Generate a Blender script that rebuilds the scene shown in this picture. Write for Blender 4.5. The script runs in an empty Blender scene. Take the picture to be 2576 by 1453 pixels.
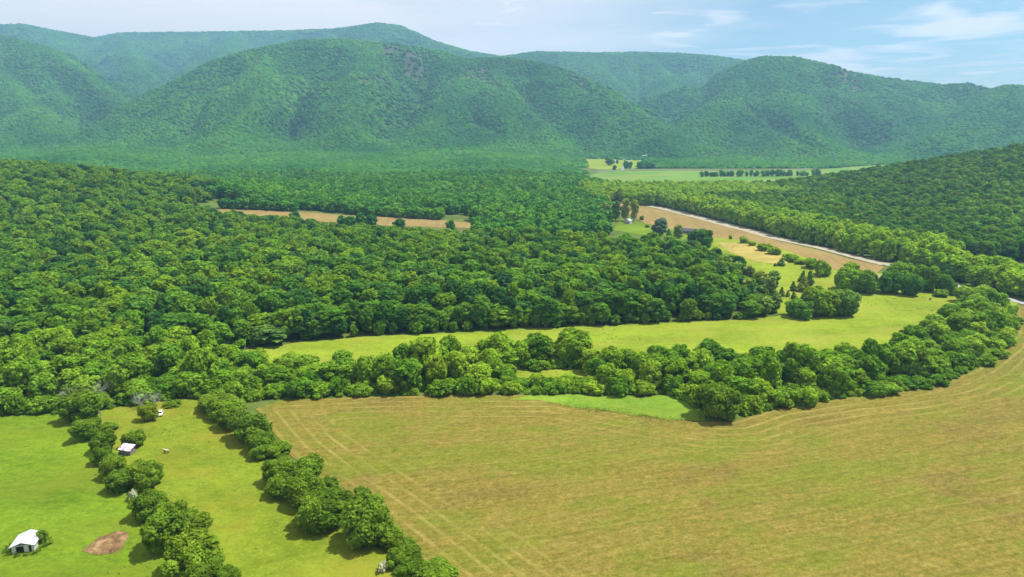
import bpy, math, random
import numpy as np
from mathutils import Vector
from mathutils.geometry import delaunay_2d_cdt

RNG = np.random.default_rng(7)
random.seed(7)
S = bpy.context.scene
COL = S.collection

# ------------------------------------------------------------------ camera
CAM_H, FPX, HORIZON = 110.0, 1717.0, 321.0        # metres, focal length in px of a 2576 px wide frame
PITCH = math.atan((726.5 - HORIZON) / FPX)
cd = bpy.data.cameras.new('camera')
cd.sensor_width = 36.0
cd.lens = FPX / 2576.0 * 36.0
cd.clip_start, cd.clip_end = 1.0, 60000.0
cam = bpy.data.objects.new('camera', cd)
COL.objects.link(cam)
cam.location = (0, 0, CAM_H)
cam.rotation_euler = (math.pi / 2 - PITCH, 0, 0)
S.camera = cam

# ------------------------------------------------------------------ light
SUN_EL, SUN_AZ = math.radians(63), math.radians(78)   # azimuth: from straight ahead (+Y) towards +X
sd = Vector((math.sin(SUN_AZ) * math.cos(SUN_EL), math.cos(SUN_AZ) * math.cos(SUN_EL), math.sin(SUN_EL)))
ld = bpy.data.lights.new('sun', 'SUN')
ld.energy, ld.angle, ld.color = 4.6, math.radians(0.53), (1.0, 0.95, 0.86)
sun = bpy.data.objects.new('sun', ld)
COL.objects.link(sun)
sun.location = (0, 0, 3000)
sun.rotation_euler = sd.to_track_quat('Z', 'Y').to_euler()

W = bpy.data.worlds.new('World')
S.world = W
W.use_nodes = True
wn, wl = W.node_tree.nodes, W.node_tree.links
wn.clear()
SKY_STRENGTH = 0.068
sky = wn.new('ShaderNodeTexSky'); sky.sky_type = 'NISHITA'; sky.sun_disc = False
sky.sun_elevation, sky.sun_rotation = SUN_EL, SUN_AZ
sky.air_density, sky.dust_density, sky.ozone_density = 1.0, 0.05, 1.0
tc = wn.new('ShaderNodeTexCoord')
sep = wn.new('ShaderNodeSeparateXYZ'); wl.new(tc.outputs['Generated'], sep.inputs[0])
def wmath(op, a, b=None, clamp=False):
    n = wn.new('ShaderNodeMath'); n.operation = op; n.use_clamp = clamp
    for i, v in enumerate((a, b)):
        if v is None: continue
        if isinstance(v, (int, float)): n.inputs[i].default_value = v
        else: wl.new(v, n.inputs[i])
    return n.outputs[0]
zc = wmath('MAXIMUM', sep.outputs[2], 0.03)
zc = wmath('ADD', zc, 0.02)
cx, cy = wmath('DIVIDE', sep.outputs[0], zc), wmath('DIVIDE', sep.outputs[1], zc)
cv = wn.new('ShaderNodeCombineXYZ'); wl.new(cx, cv.inputs[0]); wl.new(cy, cv.inputs[1])
def wnoise(scale, detail, rough, off, dist=0.0):
    mp = wn.new('ShaderNodeMapping'); wl.new(cv.outputs[0], mp.inputs[0]); mp.inputs['Location'].default_value = off
    n = wn.new('ShaderNodeTexNoise'); n.inputs['Scale'].default_value = scale; n.inputs['Detail'].default_value = detail
    n.inputs['Roughness'].default_value = rough; n.inputs['Distortion'].default_value = dist
    wl.new(mp.outputs[0], n.inputs['Vector']); return n.outputs[0]
# thin cloud: a bank of high cirrostratus over one side of the sky, streaks over the rest
bank = wmath('MULTIPLY', wmath('ADD', cx, wmath('MULTIPLY', cy, -0.16)), -0.28)
bank = wmath('ADD', bank, wmath('MULTIPLY', wnoise(0.35, 4, 0.55, (3.1, 1.7, 0)), 1.4))
bank = wmath('ADD', bank, -0.36)
bank = wmath('MULTIPLY', bank, 1.2, True)
streak = wnoise(0.9, 6, 0.55, (5.1, 1.2, 2.0), 0.6)
streak = wmath('MULTIPLY', wmath('ADD', streak, -0.485), 6.0, True)
cover = wmath('MULTIPLY', wmath('MAXIMUM', bank, wmath('MULTIPLY', streak, 1.0)), 0.85)
mixc = wn.new('ShaderNodeMix'); mixc.data_type = 'RGBA'
wl.new(cover, mixc.inputs[0]); wl.new(sky.outputs[0], mixc.inputs[6]); mixc.inputs[7].default_value = (12.2, 10.6, 10.6, 1)
bg = wn.new('ShaderNodeBackground'); bg.inputs[1].default_value = SKY_STRENGTH
wo = wn.new('ShaderNodeOutputWorld')
wl.new(mixc.outputs[2], bg.inputs[0]); wl.new(bg.outputs[0], wo.inputs[0])

vs = S.view_settings
vs.view_transform, vs.look, vs.exposure, vs.gamma = 'Standard', 'None', 0.77, 1.0
vs.use_curve_mapping = False
cy_ = S.cycles
cy_.max_bounces, cy_.diffuse_bounces, cy_.glossy_bounces, cy_.transmission_bounces = 6, 3, 2, 3
cy_.volume_bounces, cy_.transparent_max_bounces = 0, 6
cy_.use_denoising = True

# ------------------------------------------------------------------ helpers: noise, terrain
def hash2(ix, iy, seed):
    h = (ix.astype(np.int64) * 374761393 + iy.astype(np.int64) * 668265263 + seed * 974711) & 0xffffffff
    h = ((h ^ (h >> 13)) * 1274126177) & 0xffffffff
    return ((h ^ (h >> 16)) & 0xffff) / 65535.0
def vnoise(x, y, seed=0):
    x, y = np.asarray(x, float), np.asarray(y, float)
    ix, iy = np.floor(x), np.floor(y)
    fx, fy = x - ix, y - iy
    fx, fy = fx * fx * fx * (fx * (fx * 6 - 15) + 10), fy * fy * fy * (fy * (fy * 6 - 15) + 10)
    a, b = hash2(ix, iy, seed), hash2(ix + 1, iy, seed)
    c, d = hash2(ix, iy + 1, seed), hash2(ix + 1, iy + 1, seed)
    return (a * (1 - fx) + b * fx) * (1 - fy) + (c * (1 - fx) + d * fx) * fy
def fbm(x, y, seed=0, oct=4, ridged=False):
    s, amp, tot = 0, 1.0, 0
    for o in range(oct):
        n = vnoise(x * 2 ** o + 17.3 * o, y * 2 ** o - 9.1 * o, seed + o)
        if ridged: n = 1 - np.abs(2 * n - 1)
        s = s + n * amp; tot += amp; amp *= 0.5
    return s / tot
def sstep(a, b, x):
    t = np.clip((x - a) / (b - a), 0, 1); return t * t * (3 - 2 * t)

CP, SP = math.cos(PITCH), math.sin(PITCH)
def ray(px, py):
    a, b = px - 1288.0, -(py - 726.5)
    return a, FPX * CP + b * SP, -FPX * SP + b * CP
def R3(px, py, D):                               # the point at distance D (along +Y) on a line of sight
    dx, dy, dz = ray(px, py); t = D / dy
    return (dx * t, D, CAM_H + dz * t)
def project(x, y, z):
    z = z - CAM_H
    dep = y * CP - z * SP
    return 1288 + FPX * x / dep, 726.5 - FPX * (y * SP + z * CP) / dep

RIDGES = [   # crest lines of the mountains, (points, flank slope, canopy height, range)
  ([(-260, 85, 5200), (0, 62, 5200), (60, 60, 5200), (130, 75, 5250), (235, 94, 5500), (300, 82, 5600), (500, 80, 5600), (700, 77, 5500), (850, 72, 5300),
    (950, 57, 5100), (1000, 62, 5100), (1040, 80, 5050), (1100, 105, 5000), (1180, 128, 4900), (1260, 141, 4900)], .42, 'back'),
  ([(300, 82, 5600), (330, 130, 5000), (350, 180, 4500)], .5, 'back'),
  ([(600, 78, 5550), (560, 130, 4900), (500, 190, 4300)], .5, 'back'),
  ([(-260, 95, 4500), (-100, 84, 4400), (0, 88, 4300), (100, 112, 4000), (200, 180, 3700), (290, 240, 3500), (340, 272, 3350)], .5, 'west'),
  ([(0, 88, 4300), (-20, 170, 3700), (60, 250, 3300), (120, 330, 2750)], .42, 'west'),
  ([(240, 318, 2850), (300, 285, 2950), (400, 222, 3150), (560, 142, 3400), (640, 122, 3500), (750, 100, 3600), (850, 97, 3700), (1000, 109, 3700), (1100, 126, 3650),
    (1170, 147, 3600), (1260, 143, 3650), (1350, 151, 3600), (1430, 177, 3450), (1500, 213, 3300), (1560, 253, 3150), (1640, 301, 3000), (1700, 331, 2850)], .5, 'middle'),
  ([(1120, 128, 3640), (1170, 185, 3400), (1230, 220, 3230), (1290, 262, 3080)], .55, 'middle'),
  ([(1390, 165, 3500), (1420, 190, 3400), (1480, 245, 3200), (1540, 310, 2950)], .55, 'middle'),
  ([(950, 106, 3700), (950, 165, 3400), (900, 235, 3100), (850, 310, 2750)], .42, 'middle'),
  ([(750, 100, 3600), (700, 180, 3350), (620, 260, 3050), (560, 335, 2700)], .42, 'middle'),
  ([(1170, 190, 3380), (1110, 250, 3050), (1080, 320, 2750)], .42, 'middle'),
  ([(560, 142, 3400), (480, 225, 3150), (400, 310, 2800)], .45, 'middle'),
  ([(1250, 143, 4780), (1350, 129, 4840), (1500, 132, 4860), (1600, 130, 4840), (1700, 133, 4800), (1800, 140, 4740), (1880, 152, 4680), (1980, 190, 4600)], .42, 'back'),
  ([(1600, 130, 4840), (1680, 185, 4560), (1700, 240, 4250)], .5, 'back'),
  ([(1450, 131, 4860), (1540, 200, 4500)], .5, 'back'),
  ([(1850, 165, 4150), (1885, 150, 3950), (1930, 139, 3800), (2000, 142, 3750), (2060, 156, 3700), (2120, 176, 3700), (2200, 190, 3750), (2300, 203, 3800), (2370, 213, 3850)], .46, 'east'),
  ([(2330, 219, 3550), (2390, 210, 3450), (2430, 207, 3400), (2500, 223, 3300), (2540, 212, 3100), (2600, 216, 3100), (2800, 230, 3100)], .46, 'east'),
  ([(1930, 139, 3800), (1880, 190, 3500), (1800, 255, 3200), (1710, 318, 2900), (1650, 345, 2650)], .5, 'east'),
  ([(1930, 139, 3800), (1960, 210, 3350), (2000, 290, 2950), (2060, 355, 2600)], .48, 'east'),
  ([(1990, 150, 3720), (2120, 235, 3300), (2280, 315, 2900)], .48, 'east'),
  ([(2430, 207, 3400), (2350, 270, 3050), (2290, 320, 2800)], .5, 'east'),
  ([(2540, 212, 3100), (2450, 285, 2800), (2350, 345, 2550)], .48, 'east'),
]
RANGES = ['back', 'west', 'middle', 'east']
RW = []
for pts, sl, rg in RIDGES:
    w = [R3(px, py, D + (max(0, D - 4200) * 1.35 if rg == 'back' else 0)) for px, py, D in pts]
    RW.append((np.array([(a, b, c - 8.0) for a, b, c in w]), sl + .14, RANGES.index(rg)))

SPR = np.random.default_rng(23)
for P, sl, rg in list(RW):                       # side spurs run down from every long crest, towards the valley
    if len(P) < 5: continue
    seg = np.hypot(*np.diff(P[:, :2], axis=0).T); cum = np.concatenate([[0], np.cumsum(seg)])
    for side in (1, -1):
        d = SPR.uniform(100, 300)
        while d < cum[-1] - 80:
            i = min(np.searchsorted(cum, d) - 1, len(seg) - 1); f = (d - cum[i]) / seg[i]
            p = P[i] + f * (P[i + 1] - P[i]); tdir = (P[i + 1] - P[i])[:2] / seg[i]
            nrm = np.array((tdir[1], -tdir[0])) * side
            if nrm[1] < .35:                         # only the flank that faces the valley
                ang = SPR.uniform(-.45, .45); c_, s_ = math.cos(ang), math.sin(ang)
                dr = np.array((c_ * nrm[0] - s_ * nrm[1], s_ * nrm[0] + c_ * nrm[1]))
                L = SPR.uniform(.75, 1.1) * max(150, p[2] - 60) / .36
                z_ = p[2] - SPR.uniform(18, 45); pts_ = [np.array((p[0] + dr[0] * 60, p[1] + dr[1] * 60, z_))]
                for q in range(4):
                    ang = SPR.uniform(-.28, .28); c_, s_ = math.cos(ang), math.sin(ang)
                    dr = np.array((c_ * dr[0] - s_ * dr[1], s_ * dr[0] + c_ * dr[1]))
                    l_ = L / 4 * SPR.uniform(.8, 1.2)
                    z_ -= l_ * SPR.uniform(.24, .46)
                    pts_.append(np.array((pts_[-1][0] + dr[0] * l_, pts_[-1][1] + dr[1] * l_, z_)))
                RW.append((np.array(pts_), SPR.uniform(.55, .72), rg))
            d += SPR.uniform(380, 680)

MX0, MX1, MY0, MY1, MST = -6900., 6900., 1700., 8400., 18.
def build_mountains():
    gx, gy = np.meshgrid(np.arange(MX0, MX1, MST), np.arange(MY0, MY1, MST))
    wx = gx + 110 * (fbm(gx / 420, gy / 420, 31, 4) - .5)
    wy = gy + 110 * (fbm(gx / 420, gy / 420, 47, 4) - .5)
    best = np.full(gx.shape, -1e3); own = np.zeros(gx.shape, int); dmin = np.full(gx.shape, 1e9)
    for P, sl, rg in RW:
        for (x0, y0, z0), (x1, y1, z1) in zip(P[:-1], P[1:]):
            reach = max(z0, z1) / sl * 1.25 + 150
            i0, i1 = [int(np.clip((v - MX0) / MST, 0, gx.shape[1])) for v in (min(x0, x1) - reach, max(x0, x1) + reach)]
            j0, j1 = [int(np.clip((v - MY0) / MST, 0, gx.shape[0])) for v in (min(y0, y1) - reach, max(y0, y1) + reach)]
            if i1 <= i0 or j1 <= j0: continue
            w_ = (slice(j0, j1), slice(i0, i1))
            x, y = gx[w_], gy[w_]
            ex, ey = x1 - x0, y1 - y0
            L2 = ex * ex + ey * ey
            t0 = np.clip(((x - x0) * ex + (y - y0) * ey) / L2, 0, 1)
            d0 = np.hypot(x - x0 - t0 * ex, y - y0 - t0 * ey)
            t1 = np.clip(((wx[w_] - x0) * ex + (wy[w_] - y0) * ey) / L2, 0, 1)
            d1 = np.hypot(wx[w_] - x0 - t1 * ex, wy[w_] - y0 - t1 * ey)
            k = sstep(30, 200, d0)
            d, t = d0 * (1 - k) + d1 * k, t0 * (1 - k) + t1 * k
            z = z0 + t * (z1 - z0) - (sl + .05) * (np.sqrt(d * d + 36 * 36) - 36) * (1 - .2 * sstep(250, 1500, d))
            m = z > best[w_]
            best[w_] = np.where(m, z, best[w_]); own[w_] = np.where(m, rg, own[w_]); dmin[w_] = np.minimum(dmin[w_], d0)
    gul = fbm(gx / 210, gy / 210, 5, 4, True) - .55
    best = best + gul * 165 * sstep(15, 200, dmin) * sstep(20, 200, best)
    return best, own
MH, MO = build_mountains()
def mountain(x, y):
    """height of the mountains and which range is on top"""
    fx = np.clip((x - MX0) / MST, 0, MH.shape[1] - 1.001); fy = np.clip((y - MY0) / MST, 0, MH.shape[0] - 1.001)
    i, j = fx.astype(int), fy.astype(int); u, v = fx - i, fy - j
    h = (MH[j, i] * (1 - u) + MH[j, i + 1] * u) * (1 - v) + (MH[j + 1, i] * (1 - u) + MH[j + 1, i + 1] * u) * v
    return h, MO[j, i]
def HS(x, y): return (x - 370) * .96 + (y - 580) * .275      # metres up from the foot of the side hill

GULLY = []
def terr(x, y, full=False):
    x, y = np.atleast_1d(np.asarray(x, float)), np.atleast_1d(np.asarray(y, float))
    h = 50 * sstep(-150, -720, x) * np.exp(-((y - 890) / np.where(y < 890, 265, 190)) ** 2)
    s = np.maximum(HS(x, y), 0)
    hill = 150 * np.tanh(.00027 * s * s / 150) * np.where(y > 1060, np.exp(-((y - 1060) / 150) ** 2), 1)
    hill = hill * np.where(y > 900, 1 - (1 - sstep(400, 560, x)) * sstep(900, 1100, y), 1)
    roll = sstep(15, 60, hill) * 14 * (fbm(x / 160, y / 160, 71, 3) - .5)
    h = h + hill + roll
    h = h + 9.0 * np.exp(-((x - 222) / 75) ** 2 - ((y - 575) / 85) ** 2)          # meadow knoll
    und = sstep(980, 1200, y) * sstep(250, -200, x - (y - 1100) * .05) * ((26 + 26 * sstep(1400, 1900, y)) * (fbm(x / 420, y / 420, 3, 3) - .42))
    h = h + np.maximum(und, 0)
    h = h + .045 * np.maximum(y - 1750, 0) * sstep(420, -300, x) * np.exp(-np.maximum(y - 2400, 0) / 1500)
    far = y > 1700
    own = np.full(x.shape, -1)
    if far.any():
        m, o = mountain(x[far], y[far])
        k = 130.0
        a, b = h[far], m
        t = np.clip(.5 + .5 * (b - a) / k, 0, 1)
        hh = a * (1 - t) + b * t + k * t * (1 - t) * .5
        for P, dep_, wid in GULLY: hh = hh - dep_ * np.exp(-(edge_dist(P, x[far], y[far], False) / wid) ** 2)
        gate = sstep(1850, 2150, y[far])
        h[far] = a + (hh - a) * gate
        oo = np.where(m > a + 12, o, -1); own[far] = np.where(gate > .5, oo, -1)
    return (h, own) if full else h

def G(px, py):                                   # where a line of sight meets the ground
    dx, dy, dz = ray(px, py)
    z = 0.0
    if dz < 0:
        for _ in range(12):
            t = (z - CAM_H) / dz
            zn = float(terr(dx * t, dy * t)[0])
            if abs(zn - z) < .02: break
            z = z + .6 * (zn - z)
    t = (z - CAM_H) / dz
    return (dx * t, dy * t)
def GM(px, py):                                  # the same on the mountains: the first slope that is met
    dx, dy, dz = ray(px, py)
    yy = np.arange(1500., 6900., 12.); t = yy / dy
    hit = np.argmax(terr(dx * t, yy) >= CAM_H + dz * t)
    return (dx * t[hit], yy[hit])
def GP(pts): return np.array([G(*p) for p in pts])

def inside(P, x, y):
    x, y = np.asarray(x), np.asarray(y)
    r = np.zeros(x.shape, bool)
    n = len(P); j = n - 1
    for i in range(n):
        xi, yi = P[i]; xj, yj = P[j]
        c = ((yi > y) != (yj > y)) & (x < (xj - xi) * (y - yi) / ((yj - yi) if yj != yi else 1e-9) + xi)
        r ^= c; j = i
    return r
def edge_dist(P, x, y, closed=True):
    d = np.full(np.shape(x), 1e9)
    n = len(P)
    for i in range(n if closed else n - 1):
        (x0, y0), (x1, y1) = P[i], P[(i + 1) % n]
        ex, ey = x1 - x0, y1 - y0
        t = np.clip(((x - x0) * ex + (y - y0) * ey) / max(ex * ex + ey * ey, 1e-9), 0, 1)
        d = np.minimum(d, np.hypot(x - x0 - t * ex, y - y0 - t * ey))
    return d
def wiggle(P, step, amp, seed):
    out = []
    n = len(P)
    for i in range(n):
        a, b = P[i], P[(i + 1) % n]
        L = np.hypot(*(b - a)); k = max(1, int(L / step))
        for q in range(k): out.append(a + (b - a) * q / k)
    out = np.array(out)
    out[:, 0] += amp * 2 * (fbm(out[:, 0] / 9, out[:, 1] / 9, seed, 3) - .5)
    out[:, 1] += amp * 2 * (fbm(out[:, 0] / 9, out[:, 1] / 9, seed + 9, 3) - .5)
    return out

for pts, dep_, wid in (([(1212, 238), (1196, 262), (1186, 288), (1206, 310), (1250, 332)], 26, 22), ([(1887, 272), (1955, 316), (2010, 345), (2057, 367)], 26, 24),
                       ([(560, 170), (520, 215), (505, 260), (470, 320)], 55, 60), ([(1000, 190), (1010, 240), (990, 300), (960, 340)], 45, 60), ([(820, 150), (790, 210), (740, 270), (700, 330)], 50, 60),
                       ([(1330, 175), (1320, 215), (1350, 260), (1400, 310)], 55, 55), ([(1780, 180), (1760, 230), (1740, 280)], 60, 70), ([(2060, 200), (2080, 260), (2130, 310), (2200, 350)], 55, 60),
                       ([(2400, 240), (2330, 300), (2260, 350)], 50, 60), ([(120, 160), (180, 230), (230, 290)], 60, 60), ([(1080, 160), (1075, 220), (1040, 280)], 40, 50)):
    GULLY.append((np.array([GM(*p) for p in pts]), dep_, wid))

# ------------------------------------------------------------------ helpers: objects, materials
def tag(o, label=None, cat=None, group=None, kind=None):
    for k, v in (('label', label), ('category', cat), ('group', group), ('kind', kind)):
        if v: o[k] = v
    return o
def link(o, parent=None):
    COL.objects.link(o)
    if parent is not None: o.parent = parent
    return o
def mesh_np(name, V, F, mat=None, smooth=False):
    """F: (n,3) or (n,4) int array"""
    me = bpy.data.meshes.new(name)
    V = np.asarray(V, np.float32); F = np.asarray(F, np.int32)
    me.vertices.add(len(V)); me.vertices.foreach_set('co', V.ravel())
    k = F.shape[1]
    me.loops.add(F.size); me.loops.foreach_set('vertex_index', F.ravel())
    me.polygons.add(len(F)); me.polygons.foreach_set('loop_start', np.arange(0, F.size, k, dtype=np.int32))
    me.polygons.foreach_set('use_smooth', np.full(len(F), smooth))
    me.update(calc_edges=True)
    if mat: me.materials.append(mat)
    return me
def attr(me, name, data, domain='POINT', typ='FLOAT'):
    a = me.attributes.new(name, typ, domain)
    a.data.foreach_set('vector' if typ == 'FLOAT_VECTOR' else 'value', np.asarray(data).ravel())

class NT:
    def __init__(s, name):
        s.m = bpy.data.materials.new(name); s.m.use_nodes = True
        s.n, s.l = s.m.node_tree.nodes, s.m.node_tree.links
        s.n.clear(); s.out = s.n.new('ShaderNodeOutputMaterial')
        s._tc = None
    def val(s, sock, v):
        if v is None: return
        if hasattr(v, 'links') or isinstance(v, bpy.types.NodeSocket): s.l.new(v, sock)
        elif isinstance(v, (tuple, list)) and len(v) == 3 and sock.type == 'RGBA': sock.default_value = (*v, 1)
        else: sock.default_value = v
    def obj(s):
        if s._tc is None: s._tc = s.n.new('ShaderNodeTexCoord').outputs['Object']
        return s._tc
    def geo(s): return s.n.new('ShaderNodeNewGeometry').outputs['Position']
    def map(s, v, scale=(1, 1, 1), rot=(0, 0, 0), loc=(0, 0, 0)):
        n = s.n.new('ShaderNodeMapping'); s.l.new(v, n.inputs[0])
        n.inputs['Scale'].default_value = scale; n.inputs['Rotation'].default_value = rot; n.inputs['Location'].default_value = loc
        return n.outputs[0]
    def noise(s, v, scale, detail=3, rough=.55, dist=0, color=False):
        n = s.n.new('ShaderNodeTexNoise'); s.val(n.inputs['Vector'], v); n.inputs['Scale'].default_value = scale
        n.inputs['Detail'].default_value = detail; n.inputs['Roughness'].default_value = rough; n.inputs['Distortion'].default_value = dist
        return n.outputs[1 if color else 0]
    def math(s, op, a, b=None, clamp=False):
        n = s.n.new('ShaderNodeMath'); n.operation = op; n.use_clamp = clamp
        s.val(n.inputs[0], a); s.val(n.inputs[1], b); return n.outputs[0]
    def ramp(s, f, stops, interp='LINEAR'):
        n = s.n.new('ShaderNodeValToRGB'); s.l.new(f, n.inputs[0]); e = n.color_ramp.elements
        n.color_ramp.interpolation = interp
        while len(e) < len(stops): e.new(.5)
        for q, (p, c) in zip(e, stops):
            q.position = p; q.color = (*c, 1) if isinstance(c, (tuple, list)) else (c, c, c, 1)
        return n.outputs[0]
    def mix(s, f, a, b, mode='MIX'):
        n = s.n.new('ShaderNodeMix'); n.data_type = 'RGBA'; n.blend_type = mode
        s.val(n.inputs[0], f); s.val(n.inputs[6], a); s.val(n.inputs[7], b); return n.outputs[2]
    def attr(s, name):
        n = s.n.new('ShaderNodeAttribute'); n.attribute_name = name; return n
    def bump(s, h, strength=.5, dist=.3):
        n = s.n.new('ShaderNodeBump'); n.inputs['Strength'].default_value = strength; n.inputs['Distance'].default_value = dist
        s.l.new(h, n.inputs['Height']); return n.outputs[0]
    def done(s, color, rough=.8, normal=None, spec=.2, metal=0):
        b = s.n.new('ShaderNodeBsdfPrincipled')
        s.val(b.inputs['Base Color'], color); s.val(b.inputs['Roughness'], rough)
        b.inputs['Specular IOR Level'].default_value = spec; b.inputs['Metallic'].default_value = metal
        if normal: s.l.new(normal, b.inputs['Normal'])
        s.l.new(b.outputs[0], s.out.inputs[0]); return s.m

def lin(r, g, b):
    f = lambda c: (c / 255 / 12.92) if c <= 10 else ((c / 255 + .055) / 1.055) ** 2.4
    return (f(r), f(g), f(b))
def mul(c, k): return tuple(x * k for x in c)

def leaf_mat(name, stops, trans=.38, spread=.5, patch=True, pscale=.006, pc=1.0):
    """foliage: hue by tree, tone by clump"""
    t = NT(name)
    oi = t.n.new('ShaderNodeObjectInfo')
    c = t.ramp(oi.outputs['Random'], stops)
    tint = t.attr('tint').outputs['Fac']
    c = t.mix(1.0, c, t.ramp(tint, [(0, 1 - spread), (1, 1 + spread * .9)]), 'MULTIPLY')
    if patch:
        big = t.noise(t.map(t.geo(), (pscale, pscale, pscale)), 1.0, 5, .6)
        c = t.mix(1.0, c, t.ramp(big, [(.3, (1 - .32 * pc, 1 - .22 * pc, 1 - .12 * pc)), (.7, (1 + .34 * pc, 1 + .2 * pc, 1 - .05 * pc))]), 'MULTIPLY')
    d = t.n.new('ShaderNodeBsdfDiffuse'); t.l.new(c, d.inputs[0])
    tr = t.n.new('ShaderNodeBsdfTranslucent')
    t.l.new(t.mix(1.0, c, (1.25, 1.15, .6), 'MULTIPLY'), tr.inputs[0])
    mx = t.n.new('ShaderNodeMixShader'); mx.inputs[0].default_value = trans
    t.l.new(d.outputs[0], mx.inputs[1]); t.l.new(tr.outputs[0], mx.inputs[2]); t.l.new(mx.outputs[0], t.out.inputs[0])
    return t.m

M = {}
M['hedge'] = leaf_mat('leaf_hedge', [(0, (0.105, 0.196, 0.014)), (.35, (0.151, 0.261, 0.019)), (.7, (0.185, 0.299, 0.022)), (1, (0.125, 0.233, 0.024))], patch=False)
M['belt'] = leaf_mat('leaf_belt', [(0, (0.111, 0.254, 0.018)), (.3, (0.166, 0.330, 0.021)), (.65, (0.224, 0.388, 0.027)), (1, (0.268, 0.425, 0.032))])
M['wood'] = leaf_mat('leaf_wood', [(0, (0.034, 0.115, 0.036)), (.10, (0.060, 0.170, 0.032)), (.25, (0.096, 0.244, 0.026)), (.55, (0.140, 0.287, 0.023)), (.8, (0.187, 0.314, 0.020)), (.93, (0.172, 0.364, 0.026)), (1, (0.119, 0.231, 0.048))])
M['far'] = leaf_mat('leaf_far', [(0, (0.047, 0.169, 0.021)), (.3, (0.069, 0.226, 0.023)), (.65, (0.099, 0.281, 0.023)), (.9, (0.134, 0.313, 0.023)), (1, (0.077, 0.184, 0.039))], trans=.2, spread=.25)
M['lump'] = leaf_mat('leaf_mountain', [(0, (0.026, 0.108, 0.017)), (.3, (0.037, 0.145, 0.018)), (.65, (0.054, 0.180, 0.018)), (.9, (0.073, 0.201, 0.018)), (1, (0.042, 0.118, 0.031))], trans=.2, spread=.18, pscale=.0030, pc=1.75)
M['hill'] = leaf_mat('leaf_hill', [(0, (0.054, 0.167, 0.024)), (.25, (0.083, 0.224, 0.022)), (.55, (0.122, 0.264, 0.019)), (.8, (0.164, 0.289, 0.016)), (.93, (0.151, 0.335, 0.022)), (1, (0.105, 0.212, 0.040))])
M['sycamore'] = leaf_mat('leaf_sycamore', [(0, (0.195, 0.376, 0.017)), (.5, (0.274, 0.462, 0.022)), (1, (0.340, 0.510, 0.026))], patch=False)
M['yellow'] = leaf_mat('leaf_yellow_green', [(0, (0.204, 0.276, 0.020)), (1, (0.204, 0.276, 0.020))], patch=False)
M['conifer'] = leaf_mat('needle', [(0, (0.119, 0.228, 0.042)), (.5, (0.177, 0.285, 0.052)), (1, (0.255, 0.323, 0.048))], trans=.1, patch=False)
M['spruce'] = leaf_mat('needle_blue', [(0, (.11, .19, .11)), (1, (.12, .20, .12))], trans=.1, patch=False)
M['silver'] = leaf_mat('leaf_silver', [(0, (0.480, 0.544, 0.360)), (1, (0.544, 0.576, 0.405))], patch=False)
t = NT('bark'); M['bark'] = t.done(t.ramp(t.noise(t.map(t.obj(), (3, 3, .6)), 2, 4), [(.3, (.05, .038, .026)), (.7, (.12, .10, .075))]), .9)
t = NT('bark_grey'); M['dead'] = t.done(t.ramp(t.noise(t.map(t.obj(), (3, 3, .6)), 2, 4), [(.3, (.26, .26, .24)), (.7, (.46, .46, .44))]), .9)

def grass_mat(name, lo, hi, dry, dryamt=.5, big=.02, rot=0., aniso=1.0, weeds=.0):
    t = NT(name); p = t.geo()
    pr = t.map(p, (1, aniso, 1), (0, 0, rot))
    n1 = t.noise(pr, big, 5, .62); n2 = t.noise(pr, .22, 5, .7); n3 = t.noise(p, .8, 4, .8)
    f = t.math('ADD', t.math('MULTIPLY', n1, .40), t.math('ADD', t.math('MULTIPLY', n2, .32), t.math('MULTIPLY', n3, .34)))
    c = t.ramp(f, [(.44, mul(lo, .86)), (.53, tuple((a + b) / 2 for a, b in zip(lo, hi))), (.61, mul(hi, 1.08))])
    d = t.noise(t.map(pr, (1, 1, 1), (0, 0, 0), (40, 7, 3)), big * 1.4, 5, .6)
    c = t.mix(t.math('MULTIPLY', t.ramp(d, [(.46, 0.), (.66, 1.)]), dryamt), c, dry)
    if weeds:
        wd = t.noise(p, .55, 5, .75)
        c = t.mix(t.math('MULTIPLY', t.ramp(wd, [(.60, 0.), (.72, 1.)]), weeds), c, mul(lo, .45))
    return t.done(c, .95, t.bump(t.math('ADD', n3, t.math('MULTIPLY', n2, 2.)), .6, .35), .05)
M['pasture'] = grass_mat('grass_green', (0.083, 0.150, 0.008), (0.141, 0.225, 0.013), (0.156, 0.184, 0.016), .45, .018, .2, 1.8)
M['pasture2'] = grass_mat('grass_yellowish', (0.116, 0.167, 0.011), (0.181, 0.230, 0.018), (0.215, 0.188, 0.022), .6, .022, .9, 1.4, .35)
M['meadow'] = grass_mat('grass_pale', (0.148, 0.211, 0.013), (0.219, 0.288, 0.023), (0.269, 0.258, 0.045), .5, .016, .05, 2.2, .3)
M['greenpatch'] = grass_mat('grass_lush', (0.115, 0.211, 0.020), (0.164, 0.270, 0.025), (0.206, 0.245, 0.025), .4, .03)
M['farfield'] = grass_mat('field_far_green', (0.088, 0.205, 0.028), (0.114, 0.244, 0.033), (0.228, 0.231, 0.060), .8, .006, 0, 1.5)
M['dry'] = grass_mat('stubble_gold', (0.309, 0.243, 0.065), (0.421, 0.337, 0.095), (0.243, 0.243, 0.052), .5, .02, .3, 2)
M['ground'] = grass_mat('ground_floor', (0.063, 0.101, 0.020), (0.108, 0.160, 0.029), (0.126, 0.126, 0.036), .4, .03)
t = NT('mountain_floor'); M['mtn'] = t.done(t.mix(t.attr('rock').outputs['Fac'], t.ramp(t.noise(t.geo(), .01, 6, .6), [(.35, (.03, .07, .016)), (.7, (.06, .11, .026))]), t.ramp(t.noise(t.geo(), .02, 6, .7), [(.35, (.050, .048, .030)), (.7, (.115, .105, .062))])), .95)
t = NT('tilled_tan'); p = t.geo()
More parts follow.
